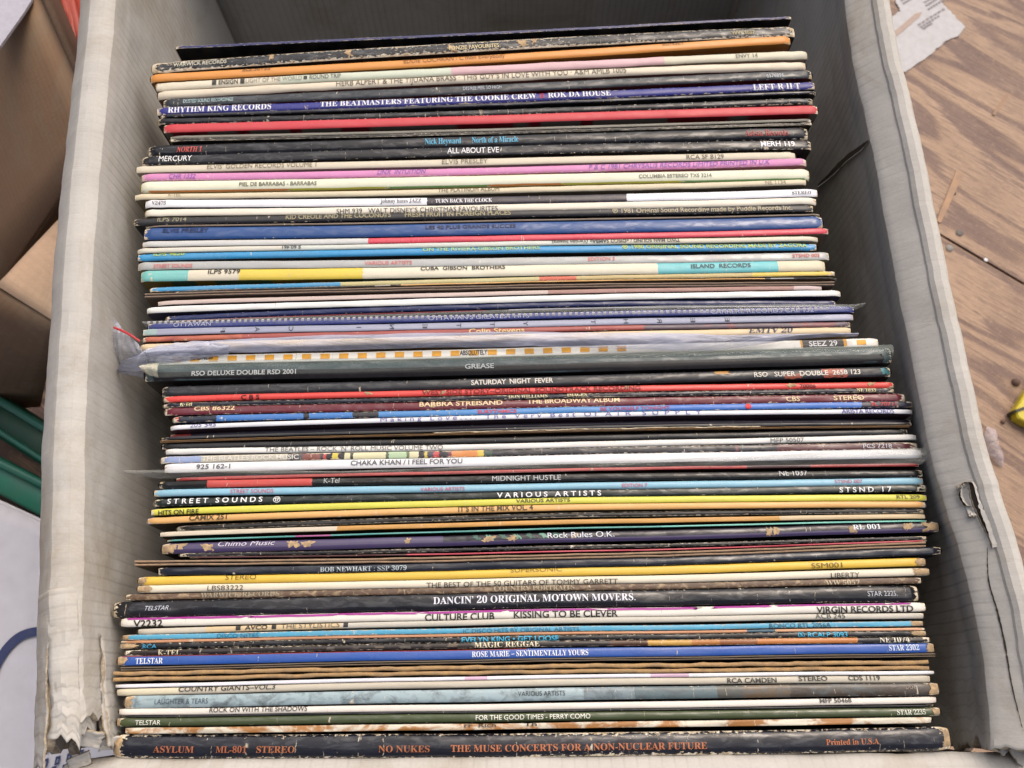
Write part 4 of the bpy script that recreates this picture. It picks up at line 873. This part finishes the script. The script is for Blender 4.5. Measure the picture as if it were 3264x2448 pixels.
up = lp('C', 'L', [(150, 790), (300, 742), (700, 700), (1100, 680), (1700, 655)]) + lp('C', 'M', [(300, 645), (1062, 630), (1700, 640)]) + lp('C', 'R', [(300, 640), (700, 655), (1500, 650), (1800, 648)])
lo = lp('C', 'L', [(200, 830), (800, 800), (1500, 783)]) + lp('C', 'M', [(0, 768), (600, 755), (1062, 750), (1600, 752), (2000, 775)]) + lp('C', 'R', [(300, 775), (650, 780), (900, 755), (1300, 690), (1800, 668)])
film('film', up, lo, SPZ + .0028, MILK, bag, 150, 12, .0022, .0016, 3)
film('corner_flap', [(362, 1010, .318), (377, 1030, .320), (400, 1060, .321), (440, 1095, .323), (455, 1120, .323)], [(366, 1150, .305), (372, 1180, .305), (390, 1194, .306), (440, 1200, .306), (520, 1225, .31)], 0, film_mat('milky_flap', '#b0b3bf', .62, .25), bag, 40, 16, .004, .0025, 5)
film('corner_flap', [(424, 1135, .324), (500, 1100, .323), (640, 1085, .323), (740, 1100, .323)], [(372, 1188, .31), (440, 1185, .316), (520, 1160, .320), (730, 1130, .3215)], 0, film_mat('milky_flap2', '#b8bcce', .6, .2), bag, 40, 12, .003, .002, 6)
film('red_strip', [(362, 1040, .3235), (395, 1052, .3235), (420, 1066, .3235), (448, 1085, .322)], [(362, 1047, .3235), (393, 1060, .3235), (417, 1073, .3235), (445, 1091, .322)], 0, flat_mat('red_plastic', '#b0202c', .4), bag, 20, 3, .0004, 0, 1)
cv = empty('plastic_cover', U(1500, 1160, .30)); tag(cv, 'clear ridged plastic cover around the thick teal-black sleeve', 'plastic cover')
film('film', lp('C', 'L', [(125, 890), (260, 868), (1000, 850)]) + lp('C', 'M', [(0, 838), (1062, 815)]) + lp('C', 'R', [(200, 795), (1400, 755), (2070, 735)]),
     lp('C', 'L', [(235, 995), (700, 980)]) + lp('C', 'M', [(0, 945), (1062, 900)]) + lp('C', 'R', [(200, 880), (1400, 850), (2075, 850)]), SPZ + .0016, film_mat('ridged_plastic', '#a9b4ac', .12, .08), cv, 130, 9, .0022, .0009, 9)
film('cover_corner', lp('C', 'L', [(118, 900), (180, 885), (265, 880)]), lp('C', 'L', [(130, 940), (190, 975), (260, 990)]), SPZ + .002, film_mat('corner_plastic', '#cfcbb4', .6, .15), cv, 14, 8, .002, .002, 2)
fm = empty('plastic_cover', U(1500, 1400, .30)); tag(fm, 'clear film draped over the white and black sleeves, sticking out on both sides', 'plastic cover')
film('film', lp('D', 'L', [(-5, 738), (500, 728), (1100, 735), (1700, 742)]) + lp('D', 'M', [(300, 725), (1062, 690), (1600, 665)]) + lp('D', 'R', [(0, 655), (900, 612), (1500, 572), (2170, 560)]),
     lp('D', 'L', [(0, 762), (250, 800), (600, 800), (1500, 785)]) + lp('D', 'M', [(300, 770), (1062, 755)]) + lp('D', 'R', [(0, 725), (1000, 700), (2055, 690)]), SPZ + .0032, film_mat('thin_film', '#a9aaa4', .2, .1), fm, 150, 10, .0016, .0013, 13)
ot = empty('plastic_cover', U(1500, 990, .30)); tag(ot, 'clear stitched plastic cover around the violet-blue sleeve with a pointed right corner', 'plastic cover')
film('film', lp('C', 'L', [(130, 552), (800, 528)]) + lp('C', 'M', [(0, 498), (1062, 462)]) + lp('C', 'R', [(300, 425), (1300, 415), (1770, 418), (1868, 404)]),
     lp('C', 'L', [(160, 600), (800, 582)]) + lp('C', 'M', [(0, 552), (1062, 520)]) + lp('C', 'R', [(300, 500), (1300, 488), (1760, 470), (1850, 432)]), SPZ + .0018, CLEAR, ot, 120, 7, .0009, .0006, 21)
dash = flat_mat('stitch_plastic', '#a3a2a8', .5)
dv, df = [], []
for k in range(120):
    f = (k + .0) / 120; x = 470 + f * 2180; yy = 1029 - f * 47 if x < 1632 else 1029 - (.533 * 47) - (x - 1632) * .0205
    a, b = U(x, yy, SPZ + .0036), U(x + 9, yy - .3, SPZ + .0036); dn = Vector((0, .0007, 0)); n0 = len(dv)
    dv += [a - dn, b - dn, b + dn, a + dn, a + Vector((0, 0, .0003)), b + Vector((0, 0, .0003))]; df += [(n0, n0 + 1, n0 + 5, n0 + 4), (n0 + 4, n0 + 5, n0 + 2, n0 + 3)]
st = mesh('stitching', dv, df, dash, ot, smooth=False); st['kind'] = 'stuff'
# clear plastic flake and yellow thing on the right floor
def flake():
    px = [(3145, 1359), (3174, 1369), (3176, 1393), (3184, 1422), (3200, 1456), (3198, 1490), (3174, 1475), (3145, 1437), (3135, 1398)]
    vs = outline(px, .002, .0006, 4); c = sum(vs, Vector()) / len(vs); n = len(vs)
    ring = [c.lerp(v, .5) + Vector((0, 0, .004)) for v in vs]; vs = [c + Vector((0, 0, .002))] + ring + vs
    fs = [(0, 1 + k, 1 + (k + 1) % n) for k in range(n)] + [(1 + k, 1 + n + k, 1 + n + (k + 1) % n, 1 + (k + 1) % n) for k in range(n)]
    tag(top('plastic_flake', vs, fs, film_mat('flake_plastic', '#b0a2a4', .5, .35)), 'leaf-shaped scrap of clear plastic lying on the boards at right', 'plastic scrap')
flake()
def prism(name, px, z0, z1, mat, root=None):
    a = [U(x, y, z1) for x, y in px]; b = [Vector((v.x, v.y, z0)) for v in a]; n = len(a)
    c = sum(a, Vector()) / n; c2 = c.copy()
    ins = [c.lerp(v, .93) + Vector((0, 0, 0)) for v in a]; lowr = [Vector((v.x, v.y, v.z - (z1 - z0) * .12)) for v in a]
    vs = ins + lowr + b
    fs = [tuple(range(n))[::-1]] + [(k, (k + 1) % n, n + (k + 1) % n, n + k) for k in range(n)] + [(n + k, n + (k + 1) % n, 2 * n + (k + 1) % n, 2 * n + k) for k in range(n)]
    return mesh(name, vs, fs, mat, root, smooth=False)
yo = empty('yellow_case', U(3300, 1300, 0)); tag(yo, 'corner of a yellow plastic case with a black band, at the right edge', 'case')
ym = flat_mat('yellow_plastic', '#c4b42c', .35, .1, 60)
prism('body', [(3236, 1306), (3266, 1254), (3300, 1205), (3420, 1230), (3400, 1420), (3290, 1356), (3245, 1332)], .0005, .010, ym, yo)
prism('band', [(3231, 1307), (3300, 1283), (3420, 1262), (3422, 1272), (3300, 1294), (3234, 1315)], .0008, .0112, flat_mat('black_band', '#1e1c18', .5), yo)

# ------------------------------------------------------------------ things to the left of the box
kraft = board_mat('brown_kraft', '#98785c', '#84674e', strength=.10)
kraft_d = board_mat('brown_kraft_dark', '#7e634c', '#6c5440', strength=.10)  # darker tone of the same brown kraft
kraft_l = board_mat('pale_kraft', '#c8a88c', '#b39478', strength=.08)
def quad(name, pts, mat, root, th=.004, n=10):
    a, b, c, d = [U(*p_) for p_ in pts]; vs, uv = [], []
    for i in range(n):
        for j in range(n):
            u, v = i / (n - 1), j / (n - 1); q = a.lerp(b, u).lerp(d.lerp(c, u), v); q.z += .0012 * fbm(u * 4, v * 4, len(name)); vs.append(q); uv.append((u * (b - a).length, .2 + v * .1))
    o = mesh(name, vs, grid_faces(n, n, flip=True), [mat, TORNB], root, uv); s_ = o.modifiers.new('thickness', 'SOLIDIFY'); s_.thickness = th; s_.offset = 0; return o
bb = empty('cardboard_box', U(60, 700, 0)); tag(bb, 'brown cardboard box with a pale bottom flap, open beside the packed one at left', 'box')
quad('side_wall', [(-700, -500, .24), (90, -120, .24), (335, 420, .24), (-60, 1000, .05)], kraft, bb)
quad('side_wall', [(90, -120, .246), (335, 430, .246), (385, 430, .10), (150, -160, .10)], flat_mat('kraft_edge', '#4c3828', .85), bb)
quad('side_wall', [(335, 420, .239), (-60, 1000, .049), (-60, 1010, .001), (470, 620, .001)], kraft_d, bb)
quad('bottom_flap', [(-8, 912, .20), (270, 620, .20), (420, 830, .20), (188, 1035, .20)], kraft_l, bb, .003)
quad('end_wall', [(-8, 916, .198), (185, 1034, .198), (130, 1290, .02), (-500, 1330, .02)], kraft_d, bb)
rb = empty('red_crate', U(400, 60, 0)); tag(rb, 'red plastic crate mostly hidden behind the upper left wall of the box', 'crate')
redm = flat_mat('red_crate_plastic', '#a83a2a', .45, .15, 30)
quad('side_panel', [(160, -200, .16), (430, -200, .16), (470, 480, .16), (245, 200, .16)], redm, rb, .006)
quad('rim', [(150, -200, .172), (190, -200, .172), (300, 260, .172), (245, 180, .172)], redm, rb, .008)
wp = tag(prism('paper_label', [(-60, -60), (108, -60), (100, 0), (72, 44), (0, 145), (-60, 200)], .2405, .2425, flat_mat('label_paper', '#b4b3bf', .7)), 'white paper label in the top left corner on the brown box', 'paper')
gt = empty('plastic_tray', U(60, 1400, 0)); tag(gt, 'green plastic tray with two parallel rims, at the left edge', 'tray')
green = flat_mat('green_plastic', '#1a6656', .3, .1, 40, .6); greend = flat_mat('green_plastic_shaded', '#0e4433', .35, .1, 40)  # one plastic; the side's shade is painted in as a darker green
def bar(name, a, b, wpx, z, mat, root):
    A, B = U(a[0], a[1], z), U(b[0], b[1], z); d = (B - A).normalized(); nn = Vector((-d.y, d.x, 0)); w_ = wpx * .00024
    vs = []; secs = [(-w_, -.03), (-w_, 0), (-w_ * .8, .0018), (w_ * .8, .0018), (w_, 0), (w_, -.03)]
    for q in range(12):
        pnt = A.lerp(B, q / 11)
        for o_, dz in secs: vs.append(pnt + nn * o_ + Vector((0, 0, dz)))
    return mesh(name, vs, grid_faces(12, 6, flip=False), mat, root)
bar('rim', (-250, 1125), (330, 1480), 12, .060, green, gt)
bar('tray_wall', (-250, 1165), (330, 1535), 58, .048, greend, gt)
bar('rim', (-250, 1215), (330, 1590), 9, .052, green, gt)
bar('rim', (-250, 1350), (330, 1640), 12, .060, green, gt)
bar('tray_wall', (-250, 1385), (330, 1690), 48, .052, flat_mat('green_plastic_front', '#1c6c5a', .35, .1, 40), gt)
wb = empty('white_box', U(40, 2000, 0)); tag(wb, 'white box printed with a dark blue arc and blue marks, lower left', 'box')
wm = flat_mat('white_box_card', '#bcbcc4', .6, .1, 60)
quad('lid', [(-700, 1285, .10), (330, 1755, .10), (700, 2700, .10), (-700, 2700, .10)], wm, wb, .006, 16)
quad('side_panel', [(-700, 1285, .098), (330, 1755, .098), (330, 1765, .002), (-700, 1295, .002)], wm, wb, .004)
blue = flat_mat('blue_print', '#20305c', .5)
av = []
pts = catmull([Vector((-40, 2190, 0)), Vector((0, 2098, 0)), Vector((50, 2038, 0)), Vector((105, 2014, 0)), Vector((175, 2014, 0)), Vector((230, 2030, 0))], 30)
for i, q in enumerate(pts):
    t_ = (pts[min(i + 1, 29)] - pts[max(i - 1, 0)]).normalized(); nn = Vector((-t_.y, t_.x, 0)) * 14
    for k in (-1, 1): av.append(U(q.x + nn.x * k, q.y + nn.y * k, .1048))
mesh('printed_arc', av, grid_faces(30, 2), blue, wb, smooth=False)
for k, (x, y) in enumerate(((148, 2372), (185, 2362), (222, 2352), (140, 2420), (178, 2412), (215, 2402), (252, 2392), (128, 2450), (165, 2444), (200, 2438), (240, 2430))):
    c = [U(x + a, y + b, .1048) for a, b in ((0, 0), (16, -4), (10, 24), (-6, 28), (4, 8), (9, 7), (6, 18), (1, 20))]
    mesh('printed_mark', c, [(0, 1, 5, 4), (1, 2, 6, 5), (2, 3, 7, 6), (3, 0, 4, 7)], blue, wb, smooth=False)
